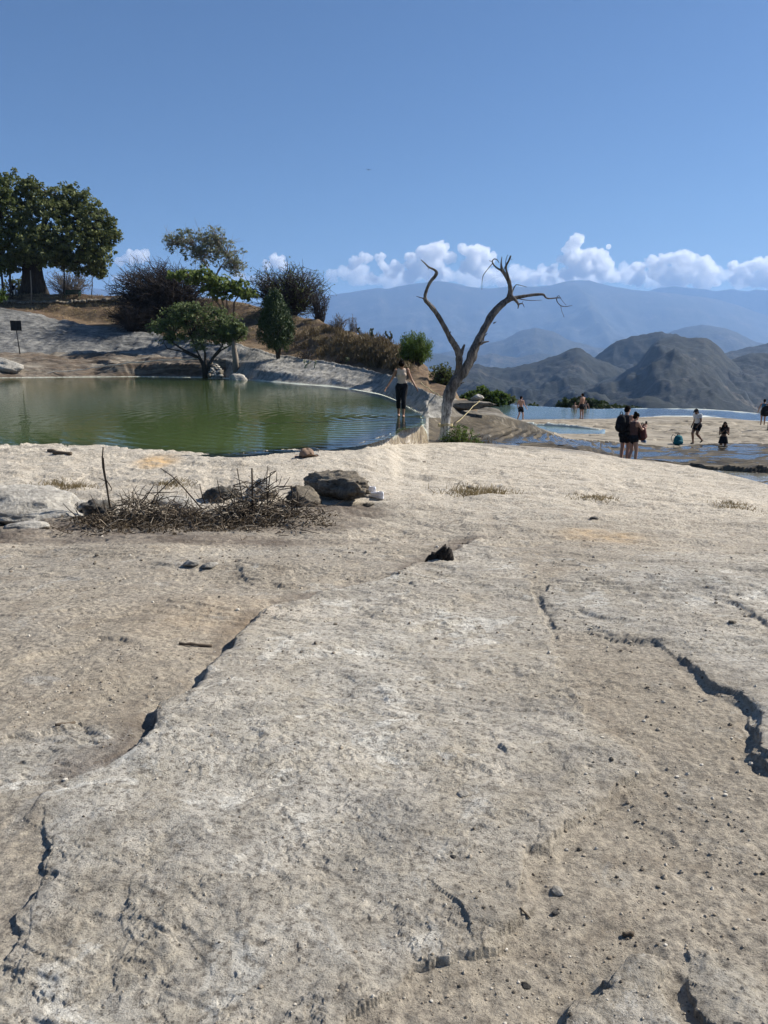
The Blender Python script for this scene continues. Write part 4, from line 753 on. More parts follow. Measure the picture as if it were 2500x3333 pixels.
b = Vector(PY(767, 1168, 57)); b.z = gz(b.x, b.y)-.15
tree('pale_trunk_tree', 'short tree with a bare pale trunk flared at the foot', 'tree', b, [([b, PY(766, 1160, 57), PY(763, 1140, 57), PY(761, 1118, 57), PY(757, 1090, 57)], .24, .12)], [lobe(750, 1080, 34, 26, 57, 18), lobe(775, 1075, 24, 24, 57, 14)], BK_PALE, LF_ACA, 1800, .11, 21, .36, 8, .25, tr=(.035, .012))
# --- juniper: narrow cone of upright sprays
b = Vector(PY(905, 1148, 56)); b.z = gz(b.x, b.y)-.1; YJ = 56; rr = random.Random(5); k = px2m(YJ); root = empty('juniper', b, 0, 'dark green juniper tapering upwards on the brown slope', 'tree')
mb = MB(); cen = []; rad = []
for st in ((-14, 1100), (0, 1080), (14, 1095)): mb.tube([Vector((0, 0, 0)), Vector(PY(905+st[0]*.6, 1120, YJ))-b, Vector(PY(905+st[0], st[1], YJ))-b], [.13, .09, .05], 6)
for i in range(330):
    f = rr.random()**.85; w = (74*math.sin(min(1, f*1.9+.22)*math.pi/2)*(1-f)**.62+5)*k; a = rr.uniform(0, 6.28); q = math.sqrt(rr.random())
    cx = 902-f*10; p = Vector(PY(cx, 1128-f*170, YJ))+Vector((math.cos(a)*w*q, math.sin(a)*w*q*.8, rr.uniform(-.15, .15))); cen.append(p[:]); rad.append(.30)
mb.build('trunk', BK_DARK, root); leaves('crown', LF_JUN, root, cen, rad, 13000, .085, 22, .35, -.6, origin=b, up=1.2)
b = Vector(PY(945, 1025, 73)); b.z = gz(b.x, b.y)
bush('olive_thorn_bush', 'rounded grey-green thorn bush on the hill crest', 'bush', b, (PY(935, 950, 73), 140*px2m(73), 2.8, 84*px2m(73)), BK_TWIG, 480, 23, (.05, .018), 6, LF_OLIVE, leafn=3000, leafs=.085, jit=.14, inner=.45)
b = Vector(PY(1040, 1035, 68)); b.z = gz(b.x, b.y)
bush('dry_thicket', 'spiky bare thicket at the crest\'s right shoulder', 'bush', b, (PY(1035, 985, 68), 40*px2m(68), 1., 42*px2m(68)), BK_TWIG, 90, 24, (.04, .015), 5, inner=.4)
for i, (px, py, Y, rx, ry, n, lab, bm_) in enumerate([(1100, 1068, 62, 40, 42, 60, 'thin bare shrub standing against the mountain haze', BK_GREY), (1152, 1082, 60, 24, 46, 34, 'tall wispy bare shrub right of the thin one', BK_GREY), (990, 1120, 55, 50, 34, 50, 'leaning bare bush beside the juniper', BK_TWIG), (1090, 1130, 52, 34, 34, 40, 'small dark bare bush in the middle of the slope', BK_TWIG),
        (1440, 1285, 37, 48, 54, 120, 'twiggy dark bush just left of the dead tree', BK_TWIG), (1250, 1112, 50, 34, 22, 40, 'scraggy bush on top of the earth bank', BK_TWIG)]):
    b = Vector(PY(px, py, Y)); b.z = gz(b.x, b.y); k = px2m(Y)
    bush('bare_bush', lab, 'bush', b, (b+Vector((0, 0, ry*.55*k)), rx*k, rx*k*.7, ry*.75*k), bm_, n, 30+i, (.03, .010), 5, LF_OLIVE if i == 4 else None, leafn=1500 if i == 4 else 0, leafs=.06, inner=.4)
b = Vector(PY(1352, 1232, 41)); b.z = gz(b.x, b.y); k = px2m(41); cen = []; rad = []; rr = random.Random(8)
root = empty('broom_bush', b, 0, 'bright green broom-like bush behind the rim walker', 'bush'); mb = MB()
for i in range(220):
    a = rr.uniform(0, 6.28); q = math.sqrt(rr.random()); h = rr.uniform(.25, 1)*104*k*(1-.35*q*q); tip = Vector((math.cos(a)*q*54*k, math.sin(a)*q*44*k, h)); mb.tube([Vector((tip.x*.3, tip.y*.3, -.1)), tip*.6+Vector((0, 0, .1)), tip], [.02, .012, .005], 3, False)
    for f in (.45, .7, .9, 1.0): cen.append((b+tip*f)[:]); rad.append(.16)
mb.build('twigs', BK_DARK, root); leaves('leaves', LF_GREEN, root, cen, rad, 9000, .075, 41, .22, -.5, origin=b, up=1.8)
# green bushes on the cliff beyond the far pool
for nm, lab, px, py, Y, rx, ry, n, lm, s_ in (('cliff_bush', 'rounded green bush at the left end of the far pool', 1575, 1300, 70, 76, 44, 9000, LF_GREEN, .13), ('cliff_bush', 'second green bush sloping down beside the far pool rim', 1630, 1302, 72, 42, 26, 4500, LF_OLIVE, .13), ('cliff_tree', 'dark green tree crown rising beyond the far pool rim', 1895, 1318, 78, 86, 30, 9000, LF_DARK, .14), ('cliff_tree', 'low dark crown right of the taller one beyond the rim', 1985, 1330, 76, 52, 16, 2600, LF_DARK, .13), ('cliff_bush', 'tiny dark bush at the far pool rim behind the first wader', 1735, 1322, 77, 12, 9, 500, LF_DARK, .1), ('cliff_bush', 'low dark shrub beyond the rim left of the couple', 2040, 1330, 75, 34, 9, 900, LF_DARK, .12)):
    k = px2m(Y); c = Vector(PY(px, py, Y)); b = Vector((c.x, c.y, c.z-ry*k-3.0)); rr = random.Random(px); lo = []
    nl = max(4, int(rx/10))
    for i in range(nl):
        f = (i+.5)/nl*2-1; hgt = ry*(1-.55*f*f)*rr.uniform(.75, 1.1); lo.append((Vector(PY(px+f*rx*.85, py+ry*.3-hgt*.5, Y+rr.uniform(-.6, .6))), rx/nl*1.7*k, .9, hgt*.62*k, 14))
    tree(nm, lab, 'bush' if 'bush' in nm else 'tree', b, [([b, b+Vector((.1, 0, 1.5)), c-Vector((0, 0, ry*.4*k))], .14, .07)], lo, BK_DARK, lm, n, s_, px+1, .36, 5, .2, tr=(.04, .015))
# --- dry scrub, grass and cactus on the slope
rr = random.Random(77); tufts = []
def slope_pt(px, py): return G(px, py)
cen = []; rad = []
for i in range(420):
    px = rr.uniform(880, 1330); f = rr.random(); top = np.interp(px, [880, 955, 1079, 1181, 1257, 1330], [1040, 1040, 1075, 1100, 1120, 1150]); bot = np.interp(px, [880, 992, 1100, 1227, 1289, 1343], [1140, 1158, 1175, 1200, 1215, 1235])
    if rr.random() > (.35 if px < 1100 else 1.0): continue
    p = slope_pt(px, top+(bot-top)*f); p.z += rr.uniform(.05, .35); cen.append(p[:]); rad.append(rr.uniform(.2, .5))
o = leaves('dry_scrub', LF_DRY, None, cen, rad, 14000, .16, 78, .12, .2, up=2.0); tag(o, 'dry brown scrub and grass covering the slope behind the ridge', 'scrub', kind='stuff')
cen = []; rad = []
for i in range(900):
    px = rr.uniform(0, 1180); crest = np.interp(px, [0, 350, 700, 850, 955, 1079, 1181], [958, 958, 970, 1003, 1028, 1070, 1096]); rt = np.interp(px, [0, 90, 166, 250, 347, 500, 640, 775, 850, 992, 1100, 1180], [1001, 1015, 1030, 1048, 1060, 1081, 1102, 1117, 1139, 1166, 1182, 1195])
    p = G(px, crest+1.5+(rt-crest-3)*rr.random()**(1.6)); p.z += .06; cen.append(p[:]); rad.append(rr.uniform(.2, .6))
o = leaves('dry_grass', LF_GRASS, None, cen, rad, 16000, .10, 79, .14, .75, up=2.0); tag(o, 'dry straw grass scattered over the brown hillside', 'grass', kind='stuff')
def cactus(px, py, Y, h, seed, label, mat):
    rr = random.Random(seed); b = Vector(PY(px, py, Y)); b.z = gz(b.x, b.y)-.05; root = empty('prickly_pear', b, 0, label, 'cactus', 'prickly pears on the slope')
    h *= .68; pads = [(Vector((0, 0, 0)), Vector((rr.uniform(-.3, .3), 0, 1)).normalized(), h*.42)]; out = []
    while pads and len(out) < 13:
        p, d, s = pads.pop(0); c = p+d*s*.5; out.append((c, d, s))
        for _ in range(2): pads.append((p+d*s*.9, (d+Vector((rr.uniform(-1, 1), rr.uniform(-.6, .6), rr.uniform(-.1, .5)))).normalized(), s*.82))
    for c, d, s in out:
        bm = bmesh.new(); bmesh.ops.create_uvsphere(bm, u_segments=10, v_segments=6, radius=1); q = d.to_track_quat('Z', 'Y').to_matrix().to_4x4()
        bm.transform(Matrix.Translation(c)@q@Matrix.Rotation(rr.uniform(0, 3), 4, 'Z')@Matrix.Diagonal((s*.36, s*.09, s*.52, 1))); me = bpy.data.meshes.new('pad'); bm.to_mesh(me); bm.free(); link('pad', me, mat, root)
M_PAD = simple('cactus_pad', (.035, .05, .024, 1), .6, .3, 5); M_PADP = simple('pale_cactus_pad', (.30, .31, .20, 1), .6, .25, 5)
for i, (px, py, Y, h, lab, m) in enumerate([(1172, 1092, 57, 1.0, 'dark prickly pear on the skyline left of the second one', M_PAD), (1216, 1106, 54, 1.2, 'taller dark prickly pear on the skyline', M_PAD), (1264, 1118, 51, 1.2, 'prickly pear on the skyline nearest the broom bush', M_PAD), (1122, 1168, 49, .9, 'green prickly pear low on the slope above the ridge', M_PAD), (992, 1170, 51.5, .8, 'pale prickly pear beside the juniper foot', M_PADP), (1025, 1172, 50.5, .7, 'pale prickly pear right of the other pale one', M_PADP)]): cactus(px, py, Y, h, 50+i, lab, m)
b = Vector(PY(1338, 1140, 46)); b.z = gz(b.x, b.y); root = empty('agave_stalk', b, 0, 'thin dry agave flower stalk rising above the green bush', 'plant'); mb = MB(); tp = Vector(PY(1345, 1078, 46))-b; mb.tube([(0, 0, 0), tp*.5+Vector((.03, 0, 0)), tp], [.035, .025, .01], 5)
for f in (.75, .85, .93): mb.tube([tp*f, tp*f+Vector((.14, 0, .1))], [.012, .006], 3); mb.tube([tp*f, tp*f+Vector((-.12, .03, .1))], [.012, .006], 3)
mb.build('stalk', BK_GREY, root)
# --- weeds round the dead tree's foot
b = Vector(PD(1495, 21.9, -.8)); b.z = gz(b.x, b.y); k = px2m(21.9); cen = []; rad = []; root = empty('leafy_weed', b, 0, 'clump of green leafy weeds at the dead tree\'s foot', 'plant'); mb = MB(); rr = random.Random(3)
for i in range(70):
    x = rr.gauss(0, 1)*26*k; y = rr.gauss(0, 1)*.18; h = rr.uniform(.15, .62)*math.exp(-(x/.5)**2); tip = Vector((x*1.25, y, max(.06, h))); mb.tube([(x*.8, y*.8, -.05), (x, y, h*.5), tip], [.008, .006, .003], 3, False)
    for f in (.4, .6, .8, 1.): cen.append((b+Vector((x*1.1, y, 0)).lerp(tip, f))[:]); rad.append(.06)
mb.build('stem', BK_RED, root); leaves('leaf', LF_GREEN, root, cen, rad, 1500, .035, 81, .4, origin=b)
b = Vector(PD(1535, 22.6, -.9)); b.z = gz(b.x, b.y); cen = [(b+Vector((rr.gauss(0, .35), rr.gauss(0, .3), rr.uniform(0, .15))))[:] for i in range(40)]
root = empty('sedge_clump', b, 0, 'straggly yellow-green sedge right of the weeds', 'plant'); o = leaves('blades', LF_DRY, root, cen, [.1]*40, 700, .07, 82, .12, origin=b, up=1.2); o['kind'] = 'stuff'

# ------------------------------------------------------------------ dead tree
YD = 22.1; KD = px2m(YD)/2.37/2
def m_deadwood():
    t = NT('silvery_deadwood'); P = t.pos((1, 1, .22)); n = t.noise(5, 6, .7, P, .5); n2 = t.noise(26, 6, .7, P); n3 = t.noise(2.0, 3, .6, t.pos())
    c = t.ramp(n, [(.32, (.035, .031, .028, 1)), (.46, (.10, .092, .085, 1)), (.62, (.20, .187, .172, 1))]); sx = t.new('SeparateXYZ'); t.l.new(t.pos(), sx.inputs[0]); lowz = t.ramp(t.math('ADD', t.math('ADD', t.math('MULTIPLY', sx.outputs[2], -.28), .10), t.math('MULTIPLY', n3, .6)), [(.25, 0.), (.55, 1.)]); c = t.mix(lowz, c, t.ramp(n, [(.34, (.45, .42, .38, 1)), (.6, (.80, .77, .71, 1))])); c = t.mix(t.ramp(n2, [(.38, .85), (.52, 0.)]), c, (.03, .026, .023, 1))
    c = t.mix(t.ramp(n3, [(.56, 0.), (.66, .5)]), c, (.14, .085, .05, 1)); t.set(Base_Color=c, Roughness=.85, Normal=t.bump(n2, .9, .02)); return t.m
DW = m_deadwood(); DWB = m_bark('weathered_branch', (.03, .026, .022, 1), (.11, .097, .085, 1), 8, (1, 1, 1))
def DP(x, y, dy=0.0): return Vector(PY(1250+x/2.37, 780+y/2.37, YD+dy))
tb = DP(472, 1545); tb.z = gz(tb.x, tb.y)-.1
dead = empty('dead_tree', tb, 0, 'bare silvery dead tree forked into two twisted limbs beside the pool', 'tree')
def dtube(pts, name, mat=DW, n=12, gn=.10, cap=True, dep=None):
    P = []; W = []; rr = random.Random(len(pts)*31+int(pts[0][0]))
    for i in range(len(pts)-1):
        a, c = pts[i], pts[i+1]; m = 4
        for j in range(m):
            f = j/m; P.append(Vector((a[0]+(c[0]-a[0])*f, a[1]+(c[1]-a[1])*f, 0))); W.append(a[2]+(c[2]-a[2])*f)
    P.append(Vector((pts[-1][0], pts[-1][1], 0))); W.append(pts[-1][2])
    for _ in range(2):
        Q = [P[0]]+[(P[i-1]+P[i]*2+P[i+1])/4 for i in range(1, len(P)-1)]+[P[-1]]; P = Q
    dep = dep or [0]*len(pts); nn = len(P); dd = [np.interp(i/(nn-1), np.linspace(0, 1, len(dep)), dep) for i in range(nn)]
    mb = MB(); mb.tube([DP(p.x, p.y, d)-tb for p, d in zip(P, dd)], [max(w*KD*(.80 if name == 'trunk' else .83), .006)*(1+rr.uniform(-.09, .09)) for i_, w in enumerate(W)], n, cap)
    co = mb.v
    if gn:
        for i, v in enumerate(co):
            ring = i//n; w = W[min(ring, nn-1)]*KD; cpt = DP(P[min(ring, nn-1)].x, P[min(ring, nn-1)].y, dd[min(ring, nn-1)])-tb
            d = Vector(v)-cpt; an = (i % n)/n*6.283
            s = 1+gn*(math.sin(an*3+ring*.10)+.6*math.sin(an*5-ring*.17+1)+mnoise.noise(Vector(v)*5)*1.2)
            co[i] = tuple(cpt+d*s)
    return mb.build(name, mat, dead)
dtube([(462, 1556, 120), (468, 1520, 100), (474, 1450, 88), (478, 1350, 86), (490, 1250, 98), (505, 1180, 108), (530, 1120, 108), (575, 1060, 100), (625, 1000, 90), (665, 930, 85), (690, 860, 80), (715, 800, 76), (750, 730, 72), (790, 660, 68), (830, 590, 66), (880, 530, 62), (930, 485, 60), (965, 460, 52)], 'trunk', n=26, gn=.12, dep=[0, 0, .05, .15, .3, .5, .6])
dtube([(475, 1480, 60), (498, 1520, 52), (512, 1560, 46)], 'root', n=12); dtube([(455, 1490, 50), (438, 1530, 44), (428, 1560, 40)], 'root', n=12)
dtube([(545, 1110, 60), (565, 1050, 66), (577, 1000, 62), (581, 930, 62), (575, 870, 60), (550, 820, 58), (515, 770, 52), (480, 700, 46), (430, 610, 42), (385, 540, 40), (345, 495, 40), (317, 468, 36), (316, 430, 28), (335, 370, 28), (360, 320, 28), (395, 285, 28), (410, 252, 26), (388, 230, 20), (345, 213, 15), (318, 185, 12), (285, 155, 7)], 'limb', n=16, gn=.07, dep=[.1, 0, -.2, -.35, -.5])
dtube([(315, 455, 12), (280, 447, 9), (250, 437, 5)], 'twig', DWB, 6, 0, dep=[-.4, -.45]); dtube([(350, 216, 8), (338, 230, 4)], 'twig', DWB, 5, 0, dep=[-.5, -.5])
dtube([(586, 905, 46), (603, 855, 34), (622, 808, 16)], 'stub', n=10)
dtube([(955, 470, 56), (975, 420, 46), (974, 370, 40), (962, 315, 38), (938, 275, 36), (912, 240, 30), (903, 205, 20), (904, 170, 12), (910, 132, 7)], 'limb', n=14, gn=.06, dep=[.6, .55, .5])
dtube([(912, 240, 20), (875, 222, 16), (848, 198, 14), (833, 168, 11), (848, 147, 9), (872, 152, 9), (888, 180, 5)], 'branch', DWB, 8, 0, dep=[.5, .45]); dtube([(838, 182, 9), (800, 228, 7), (766, 270, 7), (756, 320, 5), (755, 386, 3)], 'twig', DWB, 6, 0, dep=[.48, .3]); dtube([(833, 168, 8), (812, 162, 5)], 'twig', DWB, 5, 0, dep=[.47, .47])
dtube([(960, 320, 30), (955, 275, 22), (940, 225, 18), (944, 195, 18), (962, 165, 17), (978, 124, 13)], 'branch', DWB, 8, 0, dep=[.52, .6]); dtube([(940, 205, 9), (938, 170, 7), (945, 138, 6), (957, 116, 5)], 'twig', DWB, 6, 0, dep=[.56, .56]); dtube([(938, 200, 8), (925, 230, 9), (928, 262, 9)], 'twig', DWB, 6, 0, dep=[.55, .55]); dtube([(972, 150, 6), (990, 152, 3)], 'twig', DWB, 5, 0, dep=[.6, .6])
dtube([(982, 425, 14), (1003, 368, 12), (1020, 345, 8), (1060, 354, 6), (1102, 366, 4)], 'twig', DWB, 6, 0, dep=[.6, .7])
dtube([(955, 465, 46), (1010, 450, 36), (1080, 436, 31), (1150, 425, 27), (1232, 420, 24), (1246, 446, 17), (1268, 456, 14), (1330, 449, 12), (1365, 450, 6)], 'limb', n=12, gn=.05, dep=[.6, .75, .9])
dtube([(1330, 452, 9), (1335, 480, 8), (1362, 511, 8), (1400, 518, 7), (1452, 507, 4)], 'twig', DWB, 6, 0, dep=[.88, .9]); dtube([(1330, 450, 6), (1349, 425, 5), (1372, 470, 4), (1406, 506, 4)], 'twig', DWB, 5, 0, dep=[.88, .9]); dtube([(1364, 512, 5), (1370, 550, 4), (1390, 598, 3)], 'twig', DWB, 5, 0, dep=[.9, .9])
dtube([(990, 440, 16), (1040, 455, 12), (1080, 465, 8), (1140, 470, 6), (1216, 467, 4)], 'branch', DWB, 6, 0, dep=[.6, .5]); dtube([(982, 432, 30), (1018, 470, 27), (1040, 500, 20), (1033, 532, 6)], 'stub', n=8, dep=[.5, .4]); dtube([(1040, 497, 14), (1070, 490, 9), (1082, 522, 4)], 'twig', DWB, 5, 0, dep=[.42, .42]); dtube([(1062, 492, 6), (1074, 474, 3)], 'twig', DWB, 5, 0, dep=[.42, .42])
dtube([(742, 800, 34), (772, 790, 20), (810, 785, 7)], 'stub', n=8, dep=[.2, .15]); dtube([(765, 780, 18), (772, 745, 12), (798, 722, 6)], 'stub', n=8, dep=[.2, .15]); dtube([(845, 645, 14), (866, 633, 6)], 'stub', n=6, dep=[.35, .3]); dtube([(505, 730, 16), (514, 708, 8)], 'stub', n=6, dep=[-.3, -.3]); dtube([(590, 1110, 16), (622, 1098, 7)], 'stub', n=6)
# ------------------------------------------------------------------ rocks
RK_GREY = m_rock('weathered_boulder', [(.30, (.07, .06, .047, 1)), (.45, (.16, .135, .10, 1)), (.58, (.26, .22, .165, 1)), (.72, (.40, .33, .22, 1))], (1, 1, 1), 3.5, (.03, .027, .022, 1), .75, 1.0, .05, .95, None, 5)
RK_PALE = m_rock('pale_stone', [(.30, (.26, .24, .205, 1)), (.5, (.42, .385, .325, 1)), (.7, (.58, .54, .46, 1))], (1, 1, 1), 3.0, (.10, .09, .075, 1), .6, .9, .05, .95, (.68, .64, .56, 1), 5)
RK_DARK = m_rock('blackened_stone', [(.30, (.035, .032, .028, 1)), (.5, (.10, .092, .08, 1)), (.7, (.24, .22, .19, 1))], (1, 1, 1), 4.0, (.015, .014, .012, 1), .7, 1.0, .04, .95, None, 5)
def rock_mesh(dims, seed, sub=4, cuts=9, rough=.10, freq=2.2, fine=.035):
    rr = random.Random(seed); bm = bmesh.new(); bmesh.ops.create_icosphere(bm, subdivisions=sub, radius=1)
    pl = [(Vector((rr.gauss(0, 1), rr.gauss(0, 1), rr.gauss(0, 1))).normalized(), rr.uniform(.55, .85)) for _ in range(cuts)]; off = Vector((rr.uniform(0, 50), rr.uniform(0, 50), 0))
    for v in bm.verts:
        p = v.co.copy()
        for n, d in pl:
            e = p.dot(n)-d
            if e > 0: p -= n*e*.92
        m = p.length; nn = p.normalized()
        p += nn*(rough*mnoise.fractal(p*freq+off, .8, 2.0, 4)+fine*mnoise.noise(p*11+off)+fine*.6*mnoise.noise(p*23+off))
        v.co = Vector((p.x*dims[0]/1.5, p.y*dims[1]/1.5, p.z*dims[2]/1.5))
    me = bpy.data.meshes.new('rock'); bm.to_mesh(me); bm.free(); me.polygons.foreach_set('use_smooth', [True]*len(me.polygons)); return me
def rock(name, label, loc, dims, rot, seed, mat, sink=.25, cat='rock', group=None, **k):
    me = rock_mesh(dims, seed, **k); me.name = name; o = link(name, me, mat); o.location = (loc[0], loc[1], loc[2]+dims[2]*(.5-sink)); o.rotation_euler = rot
    return tag(o, label, cat, group)
pa, pb = G(1020, 1600), G(1180, 1650); mid = (pa+pb)/2; ang = math.atan2(pb.y-pa.y, pb.x-pa.x); L = (pb-pa).length
rock('boulder', 'long weathered boulder leaning beside the white sneakers', mid+Vector((.0, .16, 0)), (L*.92, .50, .40), (R(16), R(-4), ang), 31, RK_GREY, .16, cuts=11, sub=5, rough=.16, freq=2.6, fine=.06)
p = G(985, 1650); rock('boulder', 'rounded brownish boulder half hidden behind the dry twigs', p+Vector((0, .25, 0)), (.52, .46, .26), (0, R(10), .3), 32, RK_GREY, .28, cuts=10, rough=.18, fine=.06)
p = G(712, 1640); rock('stone', 'dark mossy stone rising behind the dry twigs', p+Vector((0, .2, 0)), (.40, .3, .22), (0, 0, .1), 33, RK_DARK, .28, rough=.28, freq=3, fine=.08)
p = G(845, 1635); rock('stone', 'small white-topped stone among the upright twigs', p+Vector((0, .25, 0)), (.34, .3, .30), (0, .2, .4), 34, RK_PALE, .2)
p = G(608, 1672); rock('stone', 'small pale stone in the middle of the twig heap', p+Vector((0, .1, 0)), (.38, .26, .18), (0, 0, .2), 35, RK_PALE, .25)
p = G(300, 1680); rock('stone', 'blackened stone with white flecks at the twig heap\'s left end', p+Vector((0, .15, 0)), (.34, .3, .2), (0, 0, .5), 36, RK_DARK, .28, rough=.28, freq=3, fine=.08)
p = G(235, 1668); rock('stone', 'small white stone between the flat slab and the twigs', p+Vector((0, .1, 0)), (.36, .34, .16), (0, 0, .8), 37, RK_PALE, .3)
p = G(70, 1700); rock('rock_slab', 'broad flat grey rock slab cut by the left edge', p+Vector((-.1, .35, 0)), (1.35, .85, .40), (R(6), R(2), .15), 38, RK_PALE, .16, cuts=16, sub=5)
p = G(100, 1718); rock('stone', 'flat stone wedged under the grey slab', p, (.42, .24, .08), (0, 0, .1), 39, RK_PALE, .3)
p = G(545, 1660); rock('stone', 'low grey stone behind the twig heap\'s middle', p+Vector((0, .35, 0)), (.5, .3, .16), (0, 0, 0), 40, RK_PALE, .3)
rock('stone', 'flat brown stone in front of the white sneakers', G(1200, 1645), (.14, .11, .04), (0, 0, .3), 41, RK_GREY, .3)
p = Vector(PD(1553, 28.3, -.0)); rock('boulder', 'rounded stone resting on the travertine rim beyond the dead tree', (p.x, p.y, .02), (.36, .34, .22), (0, 0, .2), 42, RK_PALE, .3, cuts=5)
YR = 28.3; me = rock_mesh((1.75, .85, .27), 43, 5, 6, .08); o = link('travertine_rim', me, MT['mound']); q = Vector(PY(1522, 1319, YR)); o.location = q; tag(o, 'rounded lip of travertine beyond the dead tree', 'rock')
p = Vector(PY(20, 1216, 60.6)); rock('rock_slab', 'pale sloping rock at the pool\'s far left corner', (p.x, p.y, gz(p.x, p.y)), (2.6, 1.6, .9), (0, R(12), 0), 44, RK_PALE, .35)
p = Vector(PY(10, 1203, 60.2)); rock('boulder', 'small dark boulder on the pale rock at the pool\'s far corner', (p.x, p.y, p.z-.25), (.62, .5, .62), (0, 0, .2), 45, RK_GREY, .1)
p = Vector(PY(785, 1205, 53.6)); rock('rock_slab', 'pale cracked rock slab on the far bank right of the stone pile', (p.x, p.y, gz(p.x, p.y)), (1.3, .8, .7), (0, R(20), 0), 46, RK_PALE, .3)
# stone pile beside the pool tree
rr = random.Random(61); n = 0
for row, (y_, x0, x1, c) in enumerate([(1222, 678, 722, 5), (1213, 682, 722, 5), (1205, 683, 720, 4), (1197, 685, 718, 4), (1189, 686, 706, 3)]):
    for i in range(c):
        q = Vector(PY(x0+(x1-x0)*(i+.5)/c+rr.uniform(-5, 5), y_+rr.uniform(-3, 3), 57.0+row*.15)); w = rr.uniform(.15, .38)
        rock('stacked_stone', 'stone in the stacked pile beside the pool tree', q, (w*1.25, .3, w*.8), (rr.uniform(-.4, .4), rr.uniform(-.4, .4), rr.uniform(0, 3)), 100+n, RK_GREY if n % 3 == 0 else RK_PALE, .5, 'stone', 'stones piled beside the pool tree', sub=2, cuts=6); n += 1
# low wall of stones along the crest
x = -40; n = 0; wallo = empty('stone_wall', Vector(PY(200, 960, 83)), 0, 'low dry stone wall along the hill crest under the fig tree', 'wall'); base = Vector(wallo.location)
sm = [rock_mesh((1, 1, 1), 300+i, 2, 7) for i in range(5)]
for m_ in sm: m_.materials.append(RK_GREY)
while x < 440:
    w = rr.uniform(7, 17); q = Vector(PY(x+w/2, 960, 83)); q.z = gz(q.x, 83)+.08
    o = bpy.data.objects.new('stone', sm[n % 5]); COL.objects.link(o); o.parent = wallo; o.location = q-base; o.scale = (w*px2m(83)*1.25, .6, rr.uniform(.26, .48)); o.rotation_euler = (0, 0, rr.uniform(-.3, .3)); x += w; n += 1
# pebbles and grit
peb = []
pm = [rock_mesh((1, 1, 1), 400+i, 1, 6, .1, 2.2, .0) for i in range(4)]
pv_ = [np.array([v.co[:] for v in m_.vertices]) for m_ in pm]; pf_ = [np.array([p.vertices[:] for p in m_.polygons]) for m_ in pm]
def pebbles(name, label, pts, mat, seed):
    r = np.random.default_rng(seed); vs = []; fs = []; n = 0; tn = []
    for (x, y, s) in pts:
        i = r.integers(0, 4); v = pv_[i]*s*np.array([1, r.uniform(.6, 1), r.uniform(.5, .8)]); a = r.uniform(0, 6.28); c_, s_ = math.cos(a), math.sin(a)
        vs.append(np.stack([v[:, 0]*c_-v[:, 1]*s_+x, v[:, 0]*s_+v[:, 1]*c_+y, v[:, 2]+gz(x, y)+s*.15], 1)); fs.append(pf_[i]+n); n += len(v); tn.append(np.full(len(v), r.random()))
    me = mesh_np(name, np.concatenate(vs), np.concatenate(fs), False); attr(me, 'tone', np.concatenate(tn)); return tag(link(name, me, mat), label, 'gravel', kind='stuff')
t = NT('pebble_stone'); c = t.ramp(t.attr('tone'), [(0., (.10, .085, .065, 1)), (.4, (.27, .22, .16, 1)), (.75, (.43, .365, .275, 1)), (1., (.60, .55, .46, 1))]); t.set(Base_Color=c, Roughness=.95); PEB = t.m
pts = []
r_ = random.Random(91)
for cx, cy, sx, sy, n_, smax in ((2150, 2300, 260, 260, 420, .02), (2250, 2750, 260, 160, 420, .015), (1800, 3050, 300, 160, 420, .010), (550, 2150, 420, 160, 420, .018), (250, 2250, 240, 120, 200, .016), (1700, 3250, 300, 80, 260, .009), (1400, 2300, 900, 500, 900, .012), (900, 2900, 800, 350, 700, .007), (1250, 1900, 1100, 120, 380, .03), (900, 1780, 700, 60, 260, .035), (2100, 1800, 350, 120, 220, .03)):
    for _ in range(int(n_*.65)):
        px, py = r_.gauss(cx, sx), r_.gauss(cy, sy)
        if not (-50 < px < 2550 and 1700 < py < 3390): continue
        a, b_, c_ = ray(px, py); y = -1.7/(c_/b_); y = (gz(a/b_*min(y, 14), min(max(y, 1.3), 14))-CAMZ)/(c_/b_)
        if 1.35 < y < 14: pts.append((a/b_*y, y, smax*(.25+.75*r_.random()**2.2)))
pebbles('pebbles', 'small loose pebbles and grit strewn over the rock', pts, PEB, 5)
for i, (px, py, w, lab, m) in enumerate([(1505, 2590, .03, 'pale thumb-sized stone standing right of the middle', RK_PALE), (1808, 2995, .018, 'small dark pebble alone on the grit at lower right', RK_DARK), (1812, 2905, .028, 'pale upright stone chip above the dark pebble', RK_PALE), (1475, 2793, .014, 'round dark pebble left of the slab edge', RK_DARK), (2385, 2030, .04, 'brown stone near the right-hand ledge', RK_GREY), (1382, 1505, .06, 'fist-sized dark stone lying near the dead tree', RK_GREY), (620, 1838, .10, 'flat tan stone on the open ground left of centre', RK_PALE), (682, 1843, .10, 'second tan stone, right of the flat one', RK_PALE), (1530, 1590, .10, 'dark stone beside the dry grass tuft', RK_DARK), (1710, 3225, .018, 'dark pebble at the bottom edge', RK_DARK), (1935, 1690, .08, 'dark flat flake of rock on the pale ground', RK_DARK)]):
    p = G(px, py); rock('stone', lab, p, (w*1.3, w, w*.5), (0, 0, i), 500+i, m, .32, sub=3)
